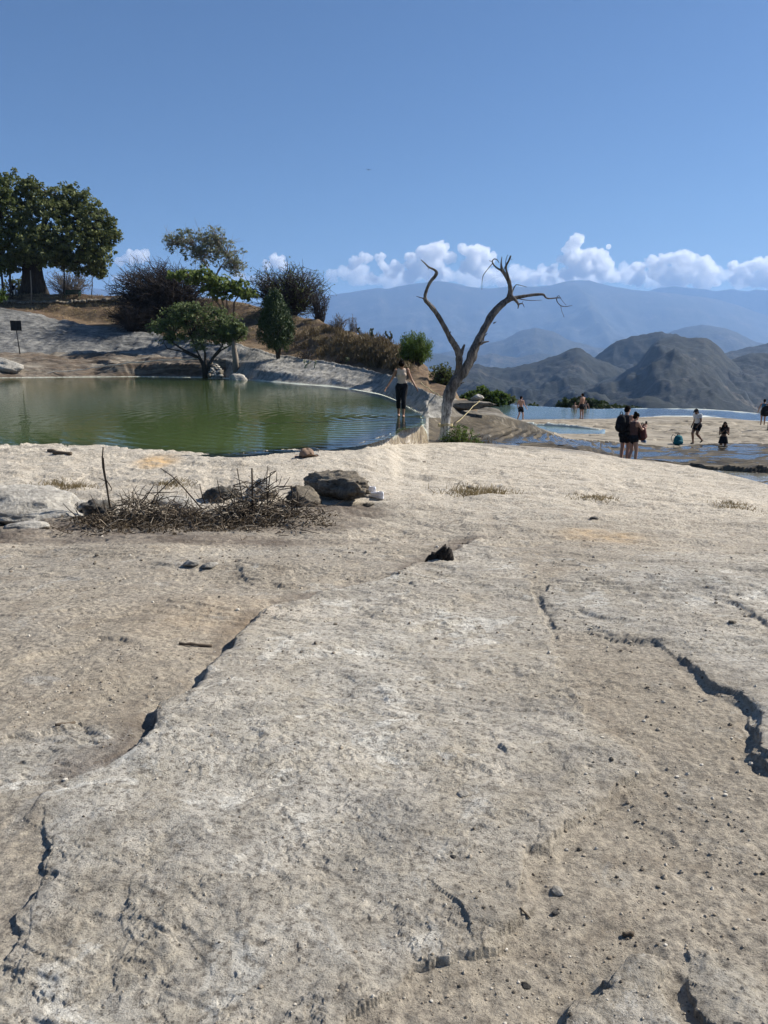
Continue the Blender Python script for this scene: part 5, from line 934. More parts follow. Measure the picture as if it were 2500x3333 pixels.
# grass tufts
def tuft(px, py, w, h, n, label, seed):
    p = G(px, py); r = np.random.default_rng(seed); root = empty('grass_tuft', p, 0, label, 'grass', 'dry grass tufts on the rock'); mb = MB(); rr = random.Random(seed)
    for i in range(n):
        x, y = rr.gauss(0, w*.4), rr.gauss(0, w*.3); L = h*rr.uniform(.4, 1.1); dx, dy = rr.gauss(.25, .7)*L, rr.gauss(0, .6)*L; z0 = gz(p.x+x, p.y+y)-p.z-.01; s = .0045
        mb.add([(x-s, y, z0), (x+s, y, z0), (x+dx*.6+s*.7, y+dy*.6, z0+L*.7), (x+dx*.6-s*.7, y+dy*.6, z0+L*.7), (x+dx*1.3, y+dy*1.3, z0+L*.85)], [(0, 1, 2, 3), (3, 2, 4)], rr.random())
    o = mb.build('blades', LF_GRASS, root, False); o['kind'] = 'stuff'
tuft(1565, 1608, .62, .14, 420, 'largest dry grass tuft, right of centre below the dead tree', 1); tuft(1940, 1620, .42, .08, 220, 'small dry tuft right of the largest one', 2); tuft(2388, 1648, .40, .08, 200, 'dry tuft near the right edge', 3); tuft(212, 1587, .5, .12, 300, 'dry tuft left of the tall bare stem', 4); tuft(562, 1578, .36, .09, 180, 'small dry tuft behind the twig heap', 5)
# ------------------------------------------------------------------ dry twig heaps
def twigheap(px0, px1, py, label, n, seed, hh, stems):
    a, b_ = G(px0, py), G(px1, py); c0 = (a+b_)/2; root = empty('dry_twig_heap', c0, 0, label, 'brushwood'); rr = random.Random(seed); mb = MB(); L = (b_.x-a.x)/2
    for i in range(n):
        x = rr.gauss(0, .52)*L; y = rr.gauss(-.12, .36); x = max(-L*1.15, min(L*1.15, x)); e = math.exp(-(x/L)**2*1.0-((y-.08)/.38)**2); z = rr.random()**1.4*hh*e
        ln = rr.uniform(.08, .34); an = rr.uniform(0, 6.28); ti = rr.gauss(.1, .45); d = Vector((math.cos(an)*math.cos(ti), math.sin(an)*math.cos(ti)*.8, math.sin(ti)))*ln
        zz = gz(c0.x+x, c0.y+y)-c0.z; p0 = Vector((x, y, zz+z+.01)); p1 = p0+d; m = (p0+p1)/2+wob((0, 0, 0), ln*.16, rr); p1.z = max(p1.z, zz+.005)
        mb.tube([p0, m, p1], [.0065*rr.uniform(.5, 1.3), .0055, .003], 3, False, rr.random())
    o = mb.build('twigs', DRYTW, root); o['kind'] = 'stuff'
    cen = [(c0.x+rr.gauss(0, .55)*L, c0.y+rr.gauss(-.15, .38), 0) for i in range(220)]; cen = [(x, y, gz(x, y)+.03) for x, y, _ in cen]
    o = leaves('leaf_litter', LF_LIT, root, cen, [.13]*len(cen), 4200, .02, seed, .4, .7, origin=c0); o['kind'] = 'stuff'
    for pts, w in stems:
        P = [Vector(PY(x, y, c0.y+(.0 if len(q_) < 1 else 0)))-c0 for (x, y), q_ in zip(pts, [()]*len(pts))]; mb = MB(); mb.tube(P, taper(w*(1.4 if w < .008 else 1.0), w*.7, len(P)), 6, True, .3); mb.build('stem', DRYTW, root)
t = NT('dry_twig_wood'); t.set(Base_Color=t.ramp(t.attr('tone'), [(0., (.022, .017, .013, 1)), (.4, (.08, .06, .042, 1)), (.75, (.19, .15, .105, 1)), (1., (.40, .34, .26, 1))]), Roughness=.95); DRYTW = t.m
LF_LIT = m_leaf('leaf_litter', (.022, .016, .011, 1), (.15, .11, .065, 1), .2)
twigheap(300, 660, 1690, 'low heap of dry twigs and litter with one tall bare stem', 620, 71, .30,
         [([(359, 1655), (350, 1600), (344, 1567), (335, 1520), (333, 1490), (336, 1456)], .012), ([(356, 1640), (350, 1590), (340, 1530), (337, 1490)], .009), ([(344, 1560), (355, 1575), (364, 1592), (360, 1598)], .006), ([(340, 1565), (320, 1555)], .004), ([(460, 1640), (475, 1620), (500, 1580), (512, 1577)], .006), ([(490, 1650), (505, 1615), (550, 1570), (575, 1550)], .008), ([(440, 1645), (470, 1620), (478, 1605), (580, 1601), (552, 1655)], .007), ([(660, 1660), (600, 1590), (560, 1550), (523, 1524)], .007), ([(435, 1640), (434, 1603)], .005), ([(400, 1640), (395, 1615), (387, 1603)], .004), ([(450, 1660), (500, 1632), (560, 1615), (600, 1618)], .006), ([(500, 1660), (515, 1615), (512, 1577)], .005)])
twigheap(640, 1010, 1690, 'dense heap of upright dry stems and twigs left of the boulder', 800, 72, .46,
         [([(822, 1680), (822, 1600), (820, 1524)], .016), ([(797, 1680), (785, 1600), (772, 1524)], .008), ([(950, 1680), (952, 1600), (948, 1580)], .009), ([(965, 1680), (970, 1610), (964, 1585), (905, 1595)], .010), ([(950, 1582), (900, 1584), (850, 1610)], .008), ([(870, 1660), (875, 1580), (880, 1540), (900, 1532)], .009), ([(870, 1620), (868, 1560), (872, 1515)], .006), ([(760, 1580), (810, 1565)], .006), ([(750, 1620), (762, 1580)], .006), ([(830, 1580), (870, 1555), (898, 1534)], .007), ([(720, 1620), (712, 1590), (708, 1564)], .007), ([(668, 1640), (655, 1600), (650, 1575)], .006), ([(920, 1590), (945, 1552)], .004), ([(822, 1590), (870, 1562)], .006), ([(760, 1583), (820, 1586)], .005), ([(900, 1570), (901, 1535)], .004), ([(655, 1680), (650, 1710), (655, 1740), (668, 1752)], .009), ([(845, 1690), (880, 1640), (900, 1610)], .008), ([(700, 1680), (760, 1640), (800, 1630)], .008)])
# sticks lying about
for pts, w, lab in (([(585, 2101), (640, 2104), (690, 2107)], .011, 'straight dark stick lying left of the long ledge'), ([(158, 1471), (182, 1474)], .03, 'short piece of dark driftwood near the pool lip'), ([(176, 1480), (232, 1482)], .035, 'longer piece of dark driftwood near the pool lip'), ([(180, 2366), (245, 2356)], .008, 'thin brown twig at the left ledge'), ([(1690, 3015), (1725, 3005)], .003, 'tiny straw on the grit at lower right'), ([(2025, 3060), (2058, 3070)], .008, 'brown seed pod on the grit at lower right')):
    P = [G(*q) for q in pts]; mb = MB(); P2 = []
    for i in range(len(P)-1):
        for f in (0, .33, .66): P2.append(P[i].lerp(P[i+1], f)+wob((0, 0, 0), w*.35, rr))
    P2.append(P[-1]); c = P2[0]; mb.tube([p_-c+Vector((0, 0, w*.9)) for p_ in P2], [w*rr.uniform(.7, 1.05) for _ in P2], 7); o = mb.build('stick', DRYTW); o.location = c; tag(o, lab, 'stick')
# burnt stump
p = G(1432, 1815); root = empty('burnt_stump', p, 0, 'charred black stump sticking out of the rock', 'stump'); BURN = simple('charred_wood', (.026, .021, .017, 1), .9, .6, 30, .9); rr = random.Random(4)
for i in range(16):
    x = rr.uniform(-.12, .11); h = .085*math.exp(-((x-.03)/.08)**2)+rr.uniform(.01, .035); mb = MB(); lean = Vector((.04-x*.35, rr.uniform(-.05, .05), 0)); mb.tube([(x, rr.uniform(-.06, .06), -.05), Vector((x, 0, h*.5))+lean*.4+wob((0, 0, 0), .02, rr), Vector((x, 0, h))+lean], [.038, .028, .008], 6); mb.build('splinter', BURN, root)
# ------------------------------------------------------------------ sun hat
p = G(998, 1490); hat = empty('sun_hat', p, .3, 'crumpled brown sun hat lying by the pool lip', 'hat'); HATM = simple('hat_cloth', (.24, .165, .115, 1), .9, .25, 18, .3); HATD = simple('hat_band', (.055, .04, .03, 1), .9, .2, 10)
mb = MB(); n = 40; vs = []; fs = []
for j, (r_, z_) in enumerate([(.112, .0), (.118, .035), (.114, .075), (.098, .115), (.066, .142), (.03, .15), (.001, .148)]):
    for i in range(n):
        a = 2*math.pi*i/n; rr2 = r_*(1+.05*math.sin(3*a+j)+.035*math.sin(7*a+j*.7)); vs.append((rr2*math.cos(a)*1.12, rr2*math.sin(a)*.95, z_*(1+.10*math.sin(2*a+1))+.012))
for j in range(6):
    for i in range(n): fs.append((j*n+i, j*n+(i+1) % n, (j+1)*n+(i+1) % n, (j+1)*n+i))
mb.add(vs, fs); mb.build('crown', HATM, hat)
mb = MB(); vs = []; fs = []
for lay in (0, 1):
    for j, r_ in enumerate((.105, .135, .165, .195)):
        for i in range(n):
            a = 2*math.pi*i/n; z_ = .014+(.05*max(0, math.sin(a*1+2.6))+.022*math.sin(3*a))*((r_-.105)/.09)+(.0 if r_ > .12 else .005)+lay*.004; vs.append((r_*math.cos(a)*1.1, r_*math.sin(a)*.95, max(z_, .004+lay*.004)))
for lay in (0, 1):
    for j in range(3):
        for i in range(n):
            q = (lay*4*n+j*n+i, lay*4*n+j*n+(i+1) % n, lay*4*n+(j+1)*n+(i+1) % n, lay*4*n+(j+1)*n+i); fs.append(q if lay else q[::-1])
for i in range(n): fs.append((3*n+i, 3*n+(i+1) % n, 7*n+(i+1) % n, 7*n+i))
mb.add(vs, fs); mb.build('brim', HATM, hat)
mb = MB(); mb.tube([(math.cos(a)*.122*1.12, math.sin(a)*.122*.95, .03) for a in np.linspace(0, 6.283, 33)], .007, 6, False); mb.build('band', HATD, hat)
mb = MB(); mb.tube([(.05, -.10, .10), (.075, -.118, .06), (.10, -.13, .02), (.12, -.15, .012)], .008, 5); mb.build('strap', HATD, hat)
# ------------------------------------------------------------------ white sneakers
SHW = simple('white_leather', (.80, .80, .84, 1), .45, .05, 12); SHS = simple('white_rubber', (.72, .72, .74, 1), .5, .05, 12); SHI = simple('shoe_lining', (.10, .10, .14, 1), .9, .3, 12)
def sneaker(loc, rz, label, up=SHW, sole=SHS, lin=SHI, L=.29, name='sneaker', parent_group='white sneakers'):
    root = empty(name, loc, rz, label, 'shoe', parent_group); n = 20
    # outline half widths along the length (heel at y=0, toe at +y)
    st = [(0.0, .006, .0), (.015, .026, .0), (.05, .036, 0), (.10, .036, 0), (.16, .042, .0), (.21, .047, 0), (.25, .040, 0), (.278, .022, 0), (.288, .004, 0)]
    def loft(zf, wf, name_, mat, top=True, z0=0.0):
        vs = []; fs = []; m = 14
        for (y, w, _) in st:
            h = zf(y); w2 = w*wf
            for i in range(m):
                a = math.pi*2*i/m; cx = math.copysign(abs(math.cos(a))**.6, math.cos(a)); sz = math.copysign(abs(math.sin(a))**.6, math.sin(a)); vs.append((cx*w2*(1-.18*max(0, sz)*(h > .045)), y*L/.29, z0+(sz*.5+.5)*h))
        for j in range(len(st)-1):
            for i in range(m): fs.append((j*m+i, j*m+(i+1) % m, (j+1)*m+(i+1) % m, (j+1)*m+i))
        fs.append(tuple(range(m-1, -1, -1))); fs.append(tuple((len(st)-1)*m+i for i in range(m))); mb = MB(); mb.add(vs, fs); return mb.build(name_, mat, root)
    loft(lambda y: .032, 1.06, 'sole', sole)
    u = loft(lambda y: np.interp(y, [0, .03, .09, .13, .20, .25, .288], [.060, .072, .062, .066, .048, .038, .015]), .96, 'upper', up, z0=.026)
    mb = MB(); mb.tube([(0, y, z) for y, z in ((.03, .094), (.06, .093), (.095, .089))], [.018, .023, .019], 10, True, sq=.3); mb.build('opening', lin, u)
    mb = MB(); mb.tube([(math.cos(a)*.027, .062+math.sin(a)*.052, .094-.004*math.sin(a)) for a in np.linspace(0, 6.283, 21)], .0065, 6, False); mb.build('collar', up, u)
    mb = MB(); mb.box((0, .002, .075), (.02, .008, .04)); mb.build('heel_tab', sole, u)
    for k_ in range(4):
        y = .115+k_*.018; z = .092-k_*.008; mb = MB(); mb.tube([(-.024, y, z-.006), (0, y+.004, z+.004), (.024, y, z-.006)], .0035, 5); mb.build('lace', sole, u)
    return root
p = G(1247, 1628); sneaker(p+Vector((0, 0, .006)), .62, 'right-hand white sneaker of the pair, heel towards the camera', L=.31); p = G(1222, 1612); sneaker(p+Vector((0, .06, .006)), .75, 'left-hand white sneaker, half hidden behind the boulder', L=.31)
# ------------------------------------------------------------------ sign, bench, props, ropes
MET = simple('dark_painted_metal', (.012, .012, .013, 1), .6, .3, 6); BG = simple('green_bench_paint', (.015, .045, .03, 1), .6, .3, 6)
b = Vector(PY(64, 1139, 66)); b.z = gz(b.x, b.y)-.05; sg = empty('sign', b, 0, 'dark rectangular sign on a thin leaning post by the pool', 'sign'); k = px2m(66)
mb = MB(); mb.tube([(0, 0, 0), Vector(PY(54, 1075, 66))-b], .045, 8); mb.build('post', MET, sg); mb = MB(); c = Vector(PY(53, 1060, 66))-b; M4 = Matrix.Rotation(.06, 3, 'Y')
for sx in (-1, 1): pass
mb.box((c.x, c.y-.06, c.z), (34*k, .05, 31*k)); o = mb.build('board', MET, sg, False); mb = MB(); mb.box((c.x, c.y-.09, c.z), (.05, .02, 29*k)); mb.build('brace', MET, sg, False)
b = Vector(PY(236, 955, 83.6)); b.z = gz(b.x, b.y); bn = empty('bench', b, 0, 'green slatted bench under the fig tree', 'bench'); W = 50*px2m(83.6)
for i in range(4): mb = MB(); mb.box((0, -.2+i*.12, .45), (W, .09, .04)); mb.build('seat_slat', BG, bn, False)
for i in range(3): mb = MB(); mb.box((0, .28, .58+i*.13), (W, .03, .09)); mb.build('back_slat', BG, bn, False)
for sx in (-1, 1):
    for sy in (-.2, .24): mb = MB(); mb.box((sx*W*.44, sy, .21 if sy < 0 else .46), (.07, .07, .46 if sy < 0 else .95)); mb.build('leg', BG, bn, False)
    mb = MB(); mb.box((sx*W*.44, 0, .64), (.06, .5, .05)); mb.build('armrest', BG, bn, False)
for i, (x0, y0, x1, y1, Y, r_, lab, m) in enumerate([(98, 953, 99, 880, 82.5, .06, 'thin pale prop in front of the fig tree trunk', BK_PALE), (207, 953, 208, 855, 84.5, .08, 'dark prop under the fig tree left of the bench', BK_DARK), (297, 955, 300, 895, 84.5, .05, 'thin prop holding up the fig tree\'s right branches', BK_DARK)]):
    a, c = Vector(PY(x0, y0, Y)), Vector(PY(x1, y1, Y)); a.z = gz(a.x, a.y)-.05; mb = MB(); mb.tube([(0, 0, 0), (c-a)*.5+Vector((.06, 0, 0)), c-a], [r_, r_*.9, r_*.8], 6); o = mb.build('wooden_prop', m); o.location = a; tag(o, lab, 'prop')
ROPE = simple('white_rope', (.62, .58, .48, 1), .9, .15, 20); ROPY = simple('yellow_rope', (.42, .35, .19, 1), .9, .2, 20)
def rope(pts, r_, label, mat, sag=0.0):
    P = [Vector(q) for q in pts]; c = P[0]; Q = []
    for i in range(len(P)-1):
        for f in np.linspace(0, 1, 7)[:-1]: Q.append(P[i].lerp(P[i+1], float(f))-Vector((0, 0, sag*math.sin(math.pi*f))))
    Q.append(P[-1]); mb = MB(); mb.tube([q-c for q in Q], r_, 6); o = mb.build('rope', mat); o.location = c; return tag(o, label, 'rope')
rope([PY(112, 1219, 60.5), PY(180, 1209, 61), PY(255, 1204, 61.2), PY(300, 1196, 61.2), PY(350, 1189, 61.3), PY(420, 1180, 61.5), PY(520, 1172, 61), PY(655, 1165, 58)], .035, 'white rope strung along the pool\'s far bank', ROPE, .05)
rope([PY(1484, 1376, 22.2), PY(1512, 1352, 24), PY(1540, 1322, 26.5), PY(1562, 1304, 28.2)], .013, 'yellowish rope from the weeds up to the stone on the rim', ROPY, .02)
rope([PY(1371, 1245, 33), PY(1395, 1262, 30.5), PY(1425, 1282, 28.3), PY(1447, 1292, 26)], .018, 'slack rope reaching the dead tree from behind', ROPY, .05)
cc = DP(474, 1440); Q = [cc+Vector((math.cos(a)*.205, math.sin(a)*.205, .02*math.sin(3*a)+a*.006)) for a in np.linspace(0, 12.5, 40)]; rope(Q, .014, 'rope wound twice round the dead tree\'s foot', ROPY)
# bird
bd = empty('bird', PY(1200, 553, 160), .5, 'tiny dark bird gliding high in the blue sky', 'bird'); mb = MB(); mb.tube([(0, -.22, 0), (0, -.1, .02), (0, .12, .02), (0, .26, 0)], [.01, .06, .06, .015], 8); mb.build('body', BURN, bd)
for s in (-1, 1): mb = MB(); mb.add([(0, .10, .03), (0, -.06, .03), (s*.3, -.02, .12), (s*.3, .12, .12), (s*.62, -.08, .05), (s*.6, .02, .05)], [(0, 1, 2, 3), (3, 2, 4, 5)]); mb.add([(0, .10, .04), (0, -.06, .04), (s*.3, -.02, .13), (s*.3, .12, .13), (s*.62, -.08, .06), (s*.6, .02, .06)], [(3, 2, 1, 0), (5, 4, 2, 3)]); mb.build('wing', BURN, bd)
# ------------------------------------------------------------------ people
def skinmat(name, c): return simple(name, c, .55, .08, 10, 0, .3)
SK1 = skinmat('tan_skin', (.34, .19, .12, 1)); SK2 = skinmat('light_skin', (.46, .27, .19, 1)); SK3 = skinmat('brown_skin', (.20, .105, .062, 1))
CB = simple('black_cloth', (.012, .012, .014, 1), .9, .4, 10); CW = simple('white_cotton', (.66, .65, .62, 1), .9, .06, 10); CBE = simple('beige_knit', (.52, .42, .33, 1), .9, .08, 30, .2); CBL = simple('blue_shirt', (.03, .12, .22, 1), .9, .2, 10)
CKH = simple('khaki_cloth', (.30, .26, .20, 1), .9, .12, 10); CCH = simple('charcoal_cloth', (.05, .045, .05, 1), .9, .3, 10); CMR = simple('brown_knit', (.09, .05, .045, 1), .9, .2, 12); CRED = simple('maroon_canvas', (.09, .03, .028, 1), .85, .4, 10); HAIR = simple('dark_hair', (.010, .007, .005, 1), .85, .5, 30, .3, .05); CTEAL = simple('teal_fabric', (.012, .12, .14, 1), .8, .2, 10); EYE = simple('eye_dark', (.01, .008, .007, 1), .3, .1, 5); SHDK = simple('dark_shoe', (.015, .014, .014, 1), .7, .2, 10); PHN = simple('phone_black', (.01, .01, .012, 1), .25, .1, 5); CBLUE = simple('shoe_blue', (.05, .16, .42, 1), .7, .1, 10); STR = simple('strap_black', (.010, .010, .010, 1), .8, .2, 10)
class Fig:
    def __init__(s): s.mb = MB(); s.pr = []
    def cap(s, a, b, ra, rb, lab, n=12):
        a, b = Vector(a), Vector(b); s.mb.tube([a, a.lerp(b, .5), b], [ra, (ra+rb)/2, rb], n); s.pr.append((a, b, ra, rb, lab))
        for p, r in ((a, ra), (b, rb)):
            bm = bmesh.new(); bmesh.ops.create_icosphere(bm, subdivisions=2, radius=r, matrix=Matrix.Translation(p)); s.mb.add([v.co for v in bm.verts], [[v.index for v in f.verts] for f in bm.faces]); bm.free()
    def ell(s, c, r, lab=None, rot=None):
        bm = bmesh.new(); bmesh.ops.create_icosphere(bm, subdivisions=3, radius=1); M4 = Matrix.Translation(Vector(c))@(rot.to_matrix().to_4x4() if rot else Matrix())@Matrix.Diagonal((r[0], r[1], r[2], 1)); bm.transform(M4)
        s.mb.add([v.co for v in bm.verts], [[v.index for v in f.verts] for f in bm.faces]); bm.free()
        if lab: s.pr.append((Vector(c), Vector(c)+Vector((0, 0, 1e-3)), min(r), min(r), lab))
    def loft(s, rings, lab, n=18):
        vs = []; fs = []
        for (c, rx, ry) in rings:
            for i in range(n): a = 2*math.pi*i/n; vs.append(Vector(c)+Vector((math.cos(a)*rx, math.sin(a)*ry, 0)))
        for j in range(len(rings)-1):
            for i in range(n): fs.append((j*n+i, j*n+(i+1) % n, (j+1)*n+(i+1) % n, (j+1)*n+i))
        fs.append(tuple(range(n-1, -1, -1))); fs.append(tuple((len(rings)-1)*n+i for i in range(n))); s.mb.add(vs, fs)
        for j in range(len(rings)-1):
            l = lab[j] if isinstance(lab, list) else lab; s.pr.append((Vector(rings[j][0]), Vector(rings[j+1][0]), min(rings[j][1:])*1.25, min(rings[j+1][1:])*1.25, l))
    def hand(s, w, d, nrm, side, curl=.5, grip=False):
        w, d, nrm = Vector(w), Vector(d).normalized(), Vector(nrm); nrm = (nrm-d*nrm.dot(d)).normalized(); sd_ = d.cross(nrm)*side
        pc = w+d*.05; q = Matrix((sd_, nrm, d)).transposed().to_quaternion(); s.ell(pc, (.040, .016, .052), 'hand', q)
        for i, (o_, L) in enumerate(((-.030, .062), (-.010, .074), (.011, .080), (.031, .072))):
            a = w+d*.088+sd_*o_; c1 = curl*(1.2 if grip else .6); d1 = (d*math.cos(c1)+nrm*math.sin(c1)); d2 = (d*math.cos(c1*2)+nrm*math.sin(c1*2)); m = a+d1*L*.5; e = m+d2*L*.5
            s.cap(a, m, .0095, .009, 'hand', 7); s.cap(m, e, .009, .0075, 'hand', 7)
        a = w+d*.03+sd_*.032; m = a+(d*.7+sd_*.7+nrm*.3).normalized()*.038; e = m+(d+nrm*.5+sd_*.1).normalized()*.032; s.cap(a, m, .012, .010, 'hand', 7); s.cap(m, e, .010, .008, 'hand', 7)
DEF = dict(pelvis=(0, 0, .93), chest=(0, .0, 1.27), neck=(0, -.01, 1.46), head=(0, .02, 1.60), shR=(.185, 0, 1.41), shL=(-.185, 0, 1.41), elR=(.24, -.03, 1.12), elL=(-.24, -.03, 1.12), wrR=(.25, .06, .87), wrL=(-.25, .06, .87), hipR=(.09, 0, .90), hipL=(-.09, 0, .90), knR=(.10, .03, .49), knL=(-.10, .03, .49), anR=(.10, -.01, .09), anL=(-.10, -.01, .09))
def person(label, loc, face, H, pose, skin, top, bottom, hair, voxel=.014, shoes=None, female=False, headtilt=0.0, curl=.4, topspec='tank', botspec='shorts', hands=None, cap=None, build=1.0, ponytail=False, bald=False, parts=True):
    J = dict(DEF); J.update(pose); J = {k_: Vector(v) for k_, v in J.items()}; F = Fig(); W = build*(.90 if female else 1.0)
    pel, ch, nk, hd = J['pelvis'], J['chest'], J['neck'], J['head']; wa = pel.lerp(ch, .5)
    F.loft([(pel-Vector((0, 0, .11)), .115*W, .085), (pel-Vector((0, 0, .03)), .165*(1.06 if female else .98)*build, .118), (pel+Vector((0, 0, .07)), .150*W*(1.04 if female else 1), .105), (wa, .128*W*(.92 if female else 1.05), .092), (ch, .158*W, .112), (ch+(nk-ch)*.45, .178*W, .105), (ch+(nk-ch)*.80, .150*W, .080), (ch+(nk-ch)*.97, .075, .06)], ['pelvis', 'pelvis', 'torso', 'torso', 'torso', 'torso', 'torso'])
    if female:
        for sx in (-1, 1): F.ell(ch+Vector((sx*.068, .078, .0)), (.062, .055, .06))
    for sx in (-1, 1): F.ell(pel+Vector((sx*.07, -.075, -.05)), (.085, .075, .09))
    F.cap(nk-Vector((0, 0, .05)), nk.lerp(hd, .55), .058*W, .052, 'neck')
    up = (hd-nk).normalized(); rot = (Matrix.Rotation(-headtilt, 4, 'X')).to_quaternion()
    F.ell(hd+rot@Vector((0, 0, .02)), (.076, .096, .105), 'head', rot); F.ell(hd+rot@Vector((0, .028, -.055)), (.056, .062, .062), 'head', rot); F.ell(hd+rot@Vector((0, .10, -.005)), (.012, .020, .022), None, rot)
    for sx in (-1, 1): F.ell(hd+rot@Vector((sx*.078, -.005, .0)), (.010, .020, .030), None, rot)
    for s_ in ('R', 'L'):
        sh, el, wr = J['sh'+s_], J['el'+s_], J['wr'+s_]; F.ell(sh, (.062*W, .06*W, .062*W)); F.cap(sh, el, .052*W, .040*W, 'uarm'); F.cap(el, wr, .040*W, .027, 'farm')
        d = (wr-el).normalized(); hs = (hands or {}).get(s_); nr_ = hs[1] if hs else Vector((-1 if s_ == 'R' else 1, .3, 0)); F.hand(wr, hs[0] if hs else d, nr_, 1 if s_ == 'R' else -1, curl if not hs else hs[2])
        hp, kn, an = J['hip'+s_], J['kn'+s_], J['an'+s_]; F.cap(hp, kn, .092*build*(1.02 if female else .98), .056*build, 'thigh', 14); F.cap(kn, kn.lerp(an, .35)-Vector((0, .012, 0)), .054*build, .056*build, 'shin'); F.cap(kn.lerp(an, .35)-Vector((0, .012, 0)), an, .055*build, .036, 'shin')
        toe = J.get('toe'+s_, an+Vector((0, .14, -.055))); hl = an+(an-kn).normalized()*.045-(toe-an).normalized()*.03
        F.cap(hl, an.lerp(toe, .5)-Vector((0, 0, .02)), .034, .036, 'foot', 10); F.cap(an.lerp(toe, .4)-Vector((0, 0, .018)), toe+Vector((0, 0, .01)), .036, .024, 'foot', 10); F.cap(an.lerp(toe, .45)-Vector((.02, 0, .024)), toe+Vector((.028 if s_ == 'L' else -.028, -.01, 0)), .026, .02, 'foot', 8)
    me = remesh('body', F.mb, voxel, 4); nv = len(me.vertices); co = np.empty(nv*3, np.float32); me.vertices.foreach_get('co', co); co = co.reshape(-1, 3).astype(float); nr = np.empty(nv*3, np.float32); me.vertex_normals.foreach_get('vector', nr); nr = nr.reshape(-1, 3)
    best = np.full(nv, 9.); lab = np.zeros(nv, int); tp = np.zeros(nv); names = ['pelvis', 'torso', 'neck', 'head', 'uarm', 'farm', 'hand', 'thigh', 'shin', 'foot']
    for a, b, ra, rb, l in F.pr:
        a_, d = np.array(a), np.array(b-a); t_ = np.clip(((co-a_)@d)/(d@d+1e-9), 0, 1); ds = np.linalg.norm(co-a_-t_[:, None]*d, axis=1)-(ra+(rb-ra)*t_); up_ = ds < best; best = np.where(up_, ds, best); lab = np.where(up_, names.index(l), lab); tp = np.where(up_, t_, tp)
    L = lambda *n: np.isin(lab, [names.index(x) for x in n])
    s = H/1.75; root = empty('person', loc, math.atan2(-face[0], face[1]), label, 'person'); root.scale = (s, s, s)
    faces = np.array([p.vertices[:] if len(p.vertices) == 4 else p.vertices[:]+(p.vertices[-1],) for p in me.polygons])
    body = link('body', me, [skin, shoes or skin], root)
    if shoes: me.polygons.foreach_set('material_index', L('foot')[faces].all(1).astype(np.int32))
    me.polygons.foreach_set('use_smooth', [True]*len(me.polygons))
    def shell(name, mask, off, mat, flare=None):
        m = mask[faces].all(1)
        if not m.any(): return
        u, inv = np.unique(faces[m], return_inverse=True); q = inv.reshape(-1, 4); v = co[u]+nr[u]*(off if not callable(off) else off(co[u])[:, None])
        me2 = bpy.data.meshes.new(name); me2.from_pydata(v.tolist(), [], [tuple(dict.fromkeys(x)) for x in q.tolist()]); me2.polygons.foreach_set('use_smooth', [True]*len(me2.polygons)); return link(name, me2, mat, root)
    z = co[:, 2]
    if top is not None:
        arm = {'tank': L('torso') | (L('uarm') & (tp < .02)), 'tee': L('torso') | (L('uarm') & (tp < .55)), 'long': L('torso', 'uarm') | (L('farm') & (tp < .8)), 'crop': L('torso') & (z > wa.z+.02)}[topspec]
        nkz = nk.z-.055; low = pel.z-.06 if topspec != 'crop' else -1; msk = (arm | (L('pelvis') & (z > low))) & ~((z > nkz) & (np.hypot(co[:, 0]-nk.x, co[:, 1]-nk.y) < .075))
        if topspec == 'crop': msk = arm & (z < nkz-.02)
        if topspec == 'tank': msk &= ~((np.abs(co[:, 0]) > .150*W) & (z > ch.z+.02))
        shell('top', msk, .014 if topspec != 'tee' else .02, top)
    if bottom is not None and botspec != 'skirt':
        kz = {'shorts': .62, 'short': .25, 'capri': None, 'long': None}[botspec]
        if botspec in ('shorts', 'short'): msk = L('pelvis') & (z < pel.z+.09) | (L('thigh') & (tp < kz))
        elif botspec == 'capri': msk = L('pelvis') & (z < pel.z+.09) | L('thigh') | (L('shin') & (z > .26))
        else: msk = L('pelvis') & (z < pel.z+.09) | L('thigh') | (L('shin') & (z > .07))
        shell('trousers' if botspec in ('capri', 'long') else 'shorts', msk, .018 if botspec != 'shorts' else .024, bottom)
    if botspec == 'skirt':
        mb = MB(); n = 28; vs = []; fs = []
        for j, (dz, r_) in enumerate(((.08, .150), (.0, .175), (-.12, .20), (-.26, .225))):
            for i in range(n): a = 2*math.pi*i/n; q = r_*(1+.03*math.sin(5*a)*j/3); vs.append((pel.x+math.cos(a)*q, pel.y+math.sin(a)*q*.78, pel.z+dz))
        for j in range(3):
            for i in range(n): fs.append((j*n+i, (j+1)*n+i, (j+1)*n+(i+1) % n, j*n+(i+1) % n))
        mb.add(vs, fs); mb.build('skirt', bottom, root)
    # hair and eyes
    if not bald:
        Hf = Fig(); Hf.ell(hd+rot@Vector((0, -.018, .040)), (.086, .100, .092), None, rot); Hf.ell(hd+rot@Vector((0, -.045, -.005)), (.080, .070, .085), None, rot)
        if hair == 'bun': Hf.ell(hd+rot@Vector((0, -.07, .12)), (.05, .05, .05), None, rot); Hf.ell(hd+rot@Vector((0, -.005, .055)), (.094, .102, .085), None, rot)
        if hair == 'long':
            Hf.ell(hd+Vector((0, -.06, -.10)), (.115, .075, .14)); Hf.ell(hd+Vector((.085, .0, -.14)), (.055, .06, .15)); Hf.ell(hd+Vector((-.085, 0, -.14)), (.055, .06, .15)); Hf.ell(hd+Vector((.12, -.01, -.24)), (.05, .05, .08))
        if ponytail: Hf.cap(hd+Vector((0, -.10, -.02)), hd+Vector((0, -.17, -.12)), .03, .028, 'h'); Hf.cap(hd+Vector((0, -.17, -.12)), hd+Vector((0, -.17, -.26)), .028, .01, 'h')
        link('hair', remesh('hair', Hf.mb, max(voxel*.9, .011), 2), HAIR, root)
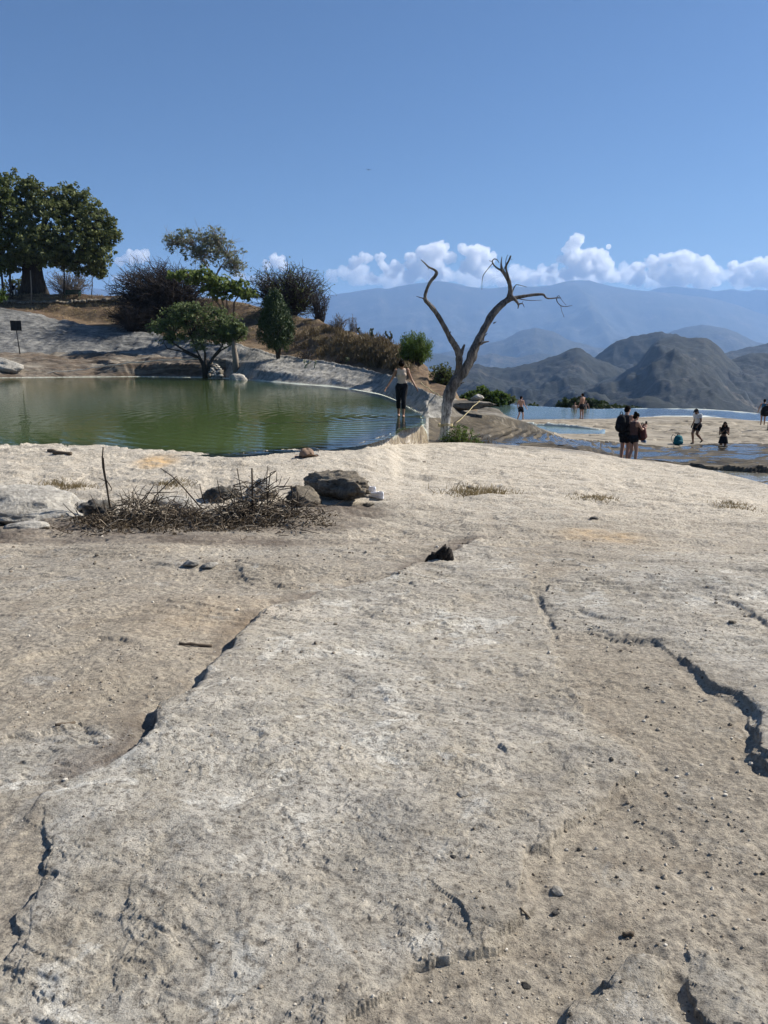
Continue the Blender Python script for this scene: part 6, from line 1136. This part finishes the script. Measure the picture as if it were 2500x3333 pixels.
    for sx in (-1, 1):
        E = Fig(); E.ell(hd+rot@Vector((sx*.030, .083, .012)), (.011, .008, .007), None, rot); E.mb.build('eye', EYE, root)
    if cap:
        Hf = Fig(); Hf.ell(hd+rot@Vector((0, -.005, .062)), (.090, .106, .078), None, rot); Hf.ell(hd+rot@Vector((0, .115, .055)), (.070, .085, .010), None, rot); link('cap', remesh('cap', Hf.mb, .012, 2), cap, root)
    return root
def soft_bag(name, label, loc, rz, dims, mat, straps=True, cat='backpack', handle=True, scale=1.0, pocket=True, mstrap=None):
    root = empty(name, loc, rz, label, cat); w, d, h = dims; F = Fig(); F.ell((0, 0, h*.45), (w*.5, d*.5, h*.46)); F.ell((0, 0, h*.25), (w*.52, d*.52, h*.26)); F.ell((0, 0, h*.72), (w*.42, d*.42, h*.26)); link('body', remesh('body', F.mb, max(w, h)*.05, 3), mat, root)
    if pocket: F = Fig(); F.ell((0, -d*.48, h*.30), (w*.36, d*.16, h*.22)); link('pocket', remesh('pocket', F.mb, max(w, h)*.05, 2), mat, root)
    ms = mstrap or STR
    if handle: mb = MB(); mb.tube([(-w*.14, 0, h*.93), (-w*.13, 0, h*1.08), (-w*.05, 0, h*1.14), (w*.05, 0, h*1.14), (w*.13, 0, h*1.08), (w*.14, 0, h*.93)], .012, 6); mb.build('handle', ms, root)
    if straps:
        for sx in (-1, 1): mb = MB(); mb.tube([(sx*w*.25, d*.30, h*.92), (sx*w*.30, d*.72, h*.98), (sx*w*.34, d*.95, h*.7), (sx*w*.34, d*.70, h*.35), (sx*w*.30, d*.38, h*.12)], .018, 6, sq=.5); mb.build('strap', ms, root)
    return root
# person walking along the rim, towards the camera
P0 = WF
person('barefoot person in beige tank top and black trousers walking on the pool rim', (P0[0], P0[1], ZW-.015), (-.05, -1), 1.68, dict(head=(.01, .13, 1.545), neck=(.01, .06, 1.45), chest=(.01, .04, 1.265), shR=(.185, .03, 1.385), shL=(-.165, .05, 1.405), elR=(.31, -.03, 1.13), elL=(-.28, .02, 1.13), wrR=(.45, .06, .90), wrL=(-.42, .12, .90), hipR=(.095, -.01, .89), hipL=(-.085, .02, .91), knR=(.10, .05, .48), knL=(-.055, .16, .52), anR=(.10, -.12, .09), anL=(-.05, .10, .08)), SK1, CBE, CB, 'bun', .010, None, True, .85, .35, 'tank', 'capri')
# men at the far pool
p = PZ(1694, 1366, -2.96); person('bare-chested man in black shorts walking alone at the far pool edge', (p[0], p[1], -3.1), (.75, .65), 1.82, dict(elR=(.27, .05, 1.14), wrR=(.33, .20, .93), elL=(-.24, -.06, 1.13), wrL=(-.25, .02, .88), knR=(.10, .14, .50), anR=(.10, .16, .09), knL=(-.09, -.02, .50), anL=(-.09, -.22, .11)), SK2, None, CB, 'short', .018, None, False, .1, .4, 'tank', 'shorts')
p = PZ(1893, 1366, -2.96); person('bare-chested man in black shorts standing at the edge near two bathers', (p[0], p[1], gz(p[0], p[1])), (-.55, .85), 1.84, dict(elR=(.22, .06, 1.14), wrR=(.16, .20, .95), elL=(-.22, -.02, 1.13), wrL=(-.24, .08, .9)), SK1, None, CB, 'short', .018, None, False, .2, .4, 'tank', 'shorts')
p = PZ(1870, 1333, ZFAR); person('bather up to the chest in the far pool', (p[0], p[1], ZFAR-1.06), (0.2, -1), 1.72, {}, SK1, None, CB, 'short', .02, None, False, .2)
p = PZ(1903, 1331, ZFAR); person('person sitting low in the water behind the standing man', (p[0], p[1]-.2, ZFAR-.95), (-.2, -1), 1.72, dict(elL=(-.30, .0, 1.14), wrL=(-.33, .05, .93), elR=(.30, .0, 1.14), wrR=(.33, .05, .93)), SK2, None, CB, 'long', .02, None, True, .1)
# couple
p = PD(2030, 24.2, -1.78); zc = gz(p[0], p[1])
man = person('man with dark tank top, black shorts and backpack looking at the phone', (p[0], p[1], zc), (.80, .60), 1.86, dict(head=(-.02, .06, 1.60), elR=(.23, -.07, 1.13), wrR=(.215, .02, .86), elL=(-.22, .05, 1.14), wrL=(-.16, .2, .95)), SK2, CCH, CB, 'short', .012, None, False, .3, .4, 'tank', 'shorts')
q = Vector((p[0], p[1], zc)); f = Vector((.80, .60, 0)); soft_bag('backpack', 'full black backpack on the man\'s back', q-f*.27+Vector((0, 0, 1.02)), math.atan2(-.8, .6), (.36, .26, .56), CB)
p = PD(2056, 23.8, -1.78); zc = gz(p[0], p[1]); fw = Vector((.93, .37, 0)).normalized()
person('woman in black shorts holding up a phone beside the man', (p[0], p[1], zc), fw[:2], 1.66, dict(head=(0, .06, 1.60), elR=(.20, .16, 1.20), wrR=(.10, .38, 1.24), elL=(-.20, .16, 1.22), wrL=(-.06, .38, 1.26), knR=(.09, .08, .50), anR=(.09, .06, .09), anL=(-.09, -.08, .09)), SK2, CMR, CB, 'bun', .012, None, True, .25, .5, 'tank', 'short', dict(R=(Vector((-.2, .7, .7)), Vector((-1, 0, .3)), .8), L=(Vector((.2, .7, .7)), Vector((1, 0, .3)), .8)))
q = Vector((p[0], p[1], zc)); rt = Vector((fw.y, -fw.x, 0))
ph = empty('phone', q+fw*.455+Vector((0, 0, 1.275)), math.atan2(-fw.x, fw.y), 'phone held up by the woman of the couple', 'phone'); mb = MB(); mb.box((0, 0, .02), (.078, .012, .155)); mb.build('body', PHN, ph, False); mb = MB(); mb.box((0, -.0075, .02), (.070, .003, .140)); mb.build('screen', PHN, ph, False)
soft_bag('daypack', 'dark maroon daypack hanging on the woman\'s front', q+fw*.26+rt*.06+Vector((0, 0, .78)), math.atan2(-fw.x, fw.y)+math.pi, (.34, .24, .48), CRED)
sneaker(q+fw*.38+rt*.12+Vector((0, 0, .70)), math.atan2(-fw.x, fw.y)+1.3, 'blue and white trainer dangling from the maroon daypack', CBLUE, SHS, SHI, name='trainer', parent_group=None)
# walker in white shirt
p = PD(2266, 35.0, -2.43); zc = gz(p[0], p[1]); person('person in white shirt, black shorts and black cap striding left', (p[0], p[1], max(zc, -2.5)), (-.92, -.38), 1.68, dict(head=(0, .15, 1.545), neck=(0, .075, 1.44), chest=(0, .05, 1.26), shR=(.18, .05, 1.39), shL=(-.18, .05, 1.39), elR=(.23, .0, 1.11), wrR=(.22, .12, .89), elL=(-.24, .05, 1.12), wrL=(-.22, .20, .92), knR=(.09, .20, .53), anR=(.08, .13, .09), knL=(-.09, .10, .50), anL=(-.09, -.24, .20), toeL=(-.09, -.15, .08)), SK3, CW, CB, 'short', .014, SHDK, True, .5, .4, 'tee', 'shorts', cap=CB, ponytail=True, build=1.12)
# wading girl with phone
p = PD(2353, 34.6, -2.43); zc = gz(p[0], p[1]); fg = Vector((-.25, -.97, 0)).normalized(); person('long-haired woman in black crop top and skirt looking down at her phone', (p[0], p[1], -2.95), fg[:2], 1.64, dict(head=(0, .08, 1.575), elR=(.20, .08, 1.10), wrR=(.05, .26, 1.28), elL=(-.20, .08, 1.10), wrL=(-.05, .26, 1.28)), SK3, CB, CB, 'long', .014, None, True, .55, .5, 'crop', 'skirt', dict(R=(Vector((-.3, .3, .8)), Vector((-1, .4, 0)), .8), L=(Vector((.3, .3, .8)), Vector((1, .4, 0)), .8)))
q = Vector((p[0], p[1], -2.95)); ph = empty('phone', q+fg*.29+Vector((0, 0, 1.27)), math.atan2(-fg.x, fg.y), 'phone in the hands of the long-haired woman', 'phone'); mb = MB(); mb.box((0, 0, .02), (.078, .012, .155)); mb.build('body', PHN, ph, False); mb = MB(); mb.box((0, -.0075, .02), (.070, .003, .140)); mb.build('screen', PHN, ph, False)
# teal bag on the terrace
p = PD(2206, 34.0, -2.42); p = (p[0], p[1], max(gz(p[0], p[1]), -2.47)); soft_bag('backpack', 'teal backpack standing upright on the wet terrace', p, .3, (.46, .30, .46), CTEAL, True)
# two people at the right edge
p = PD(2482, 50.0, -2.85); zc = gz(p[0], p[1]); person('person in blue sleeveless top walking away near the right edge', (p[0], p[1], zc), (.6, .8), 1.74, dict(elR=(.24, .12, 1.20), wrR=(.20, .32, 1.28), elL=(-.28, -.06, 1.13), wrL=(-.33, -.02, .90)), SK1, CBL, CKH, 'short', .018, SHDK, True, .1, .4, 'tank', 'shorts')
p = PD(2503, 44.5, -2.7); zc = gz(p[0], p[1]); person('person in khaki trousers cut off by the right edge', (p[0], p[1], zc), (.7, -.7), 1.78, dict(), SK1, CCH, CKH, 'short', .018, SHDK, False, .1, .4, 'tee', 'long')
soft_bag('shoulder_bag', 'bulky black shoulder bag at the right edge', Vector((p[0]-.34, p[1]-.1, zc+.80)), .2, (.62, .36, .62), CB, False, 'bag')
# person sitting under the fig tree
b = Vector(PY(44, 955, 84.4)); b.z = gz(b.x, b.y); person('distant person in dark top and white trousers sitting under the fig tree', (b.x, b.y, b.z-.38), (.3, -1), 1.75, dict(hipR=(.10, .02, .90), hipL=(-.10, .02, .90), knR=(.14, .42, .88), knL=(-.14, .42, .88), anR=(.14, .46, .46), anL=(-.14, .46, .46), elR=(.25, .06, 1.14), wrR=(.16, .30, 1.0), elL=(-.25, .06, 1.14), wrL=(-.16, .30, 1.0)), SK3, CB, CW, 'short', .022, SHDK, False, .2, .4, 'tee', 'long')
rock('boulder', 'dark low boulder serving as the sitting person\'s seat', (b.x, b.y+.1, b.z), (.8, .6, .55), (0, 0, 0), 601, RK_DARK, .25)
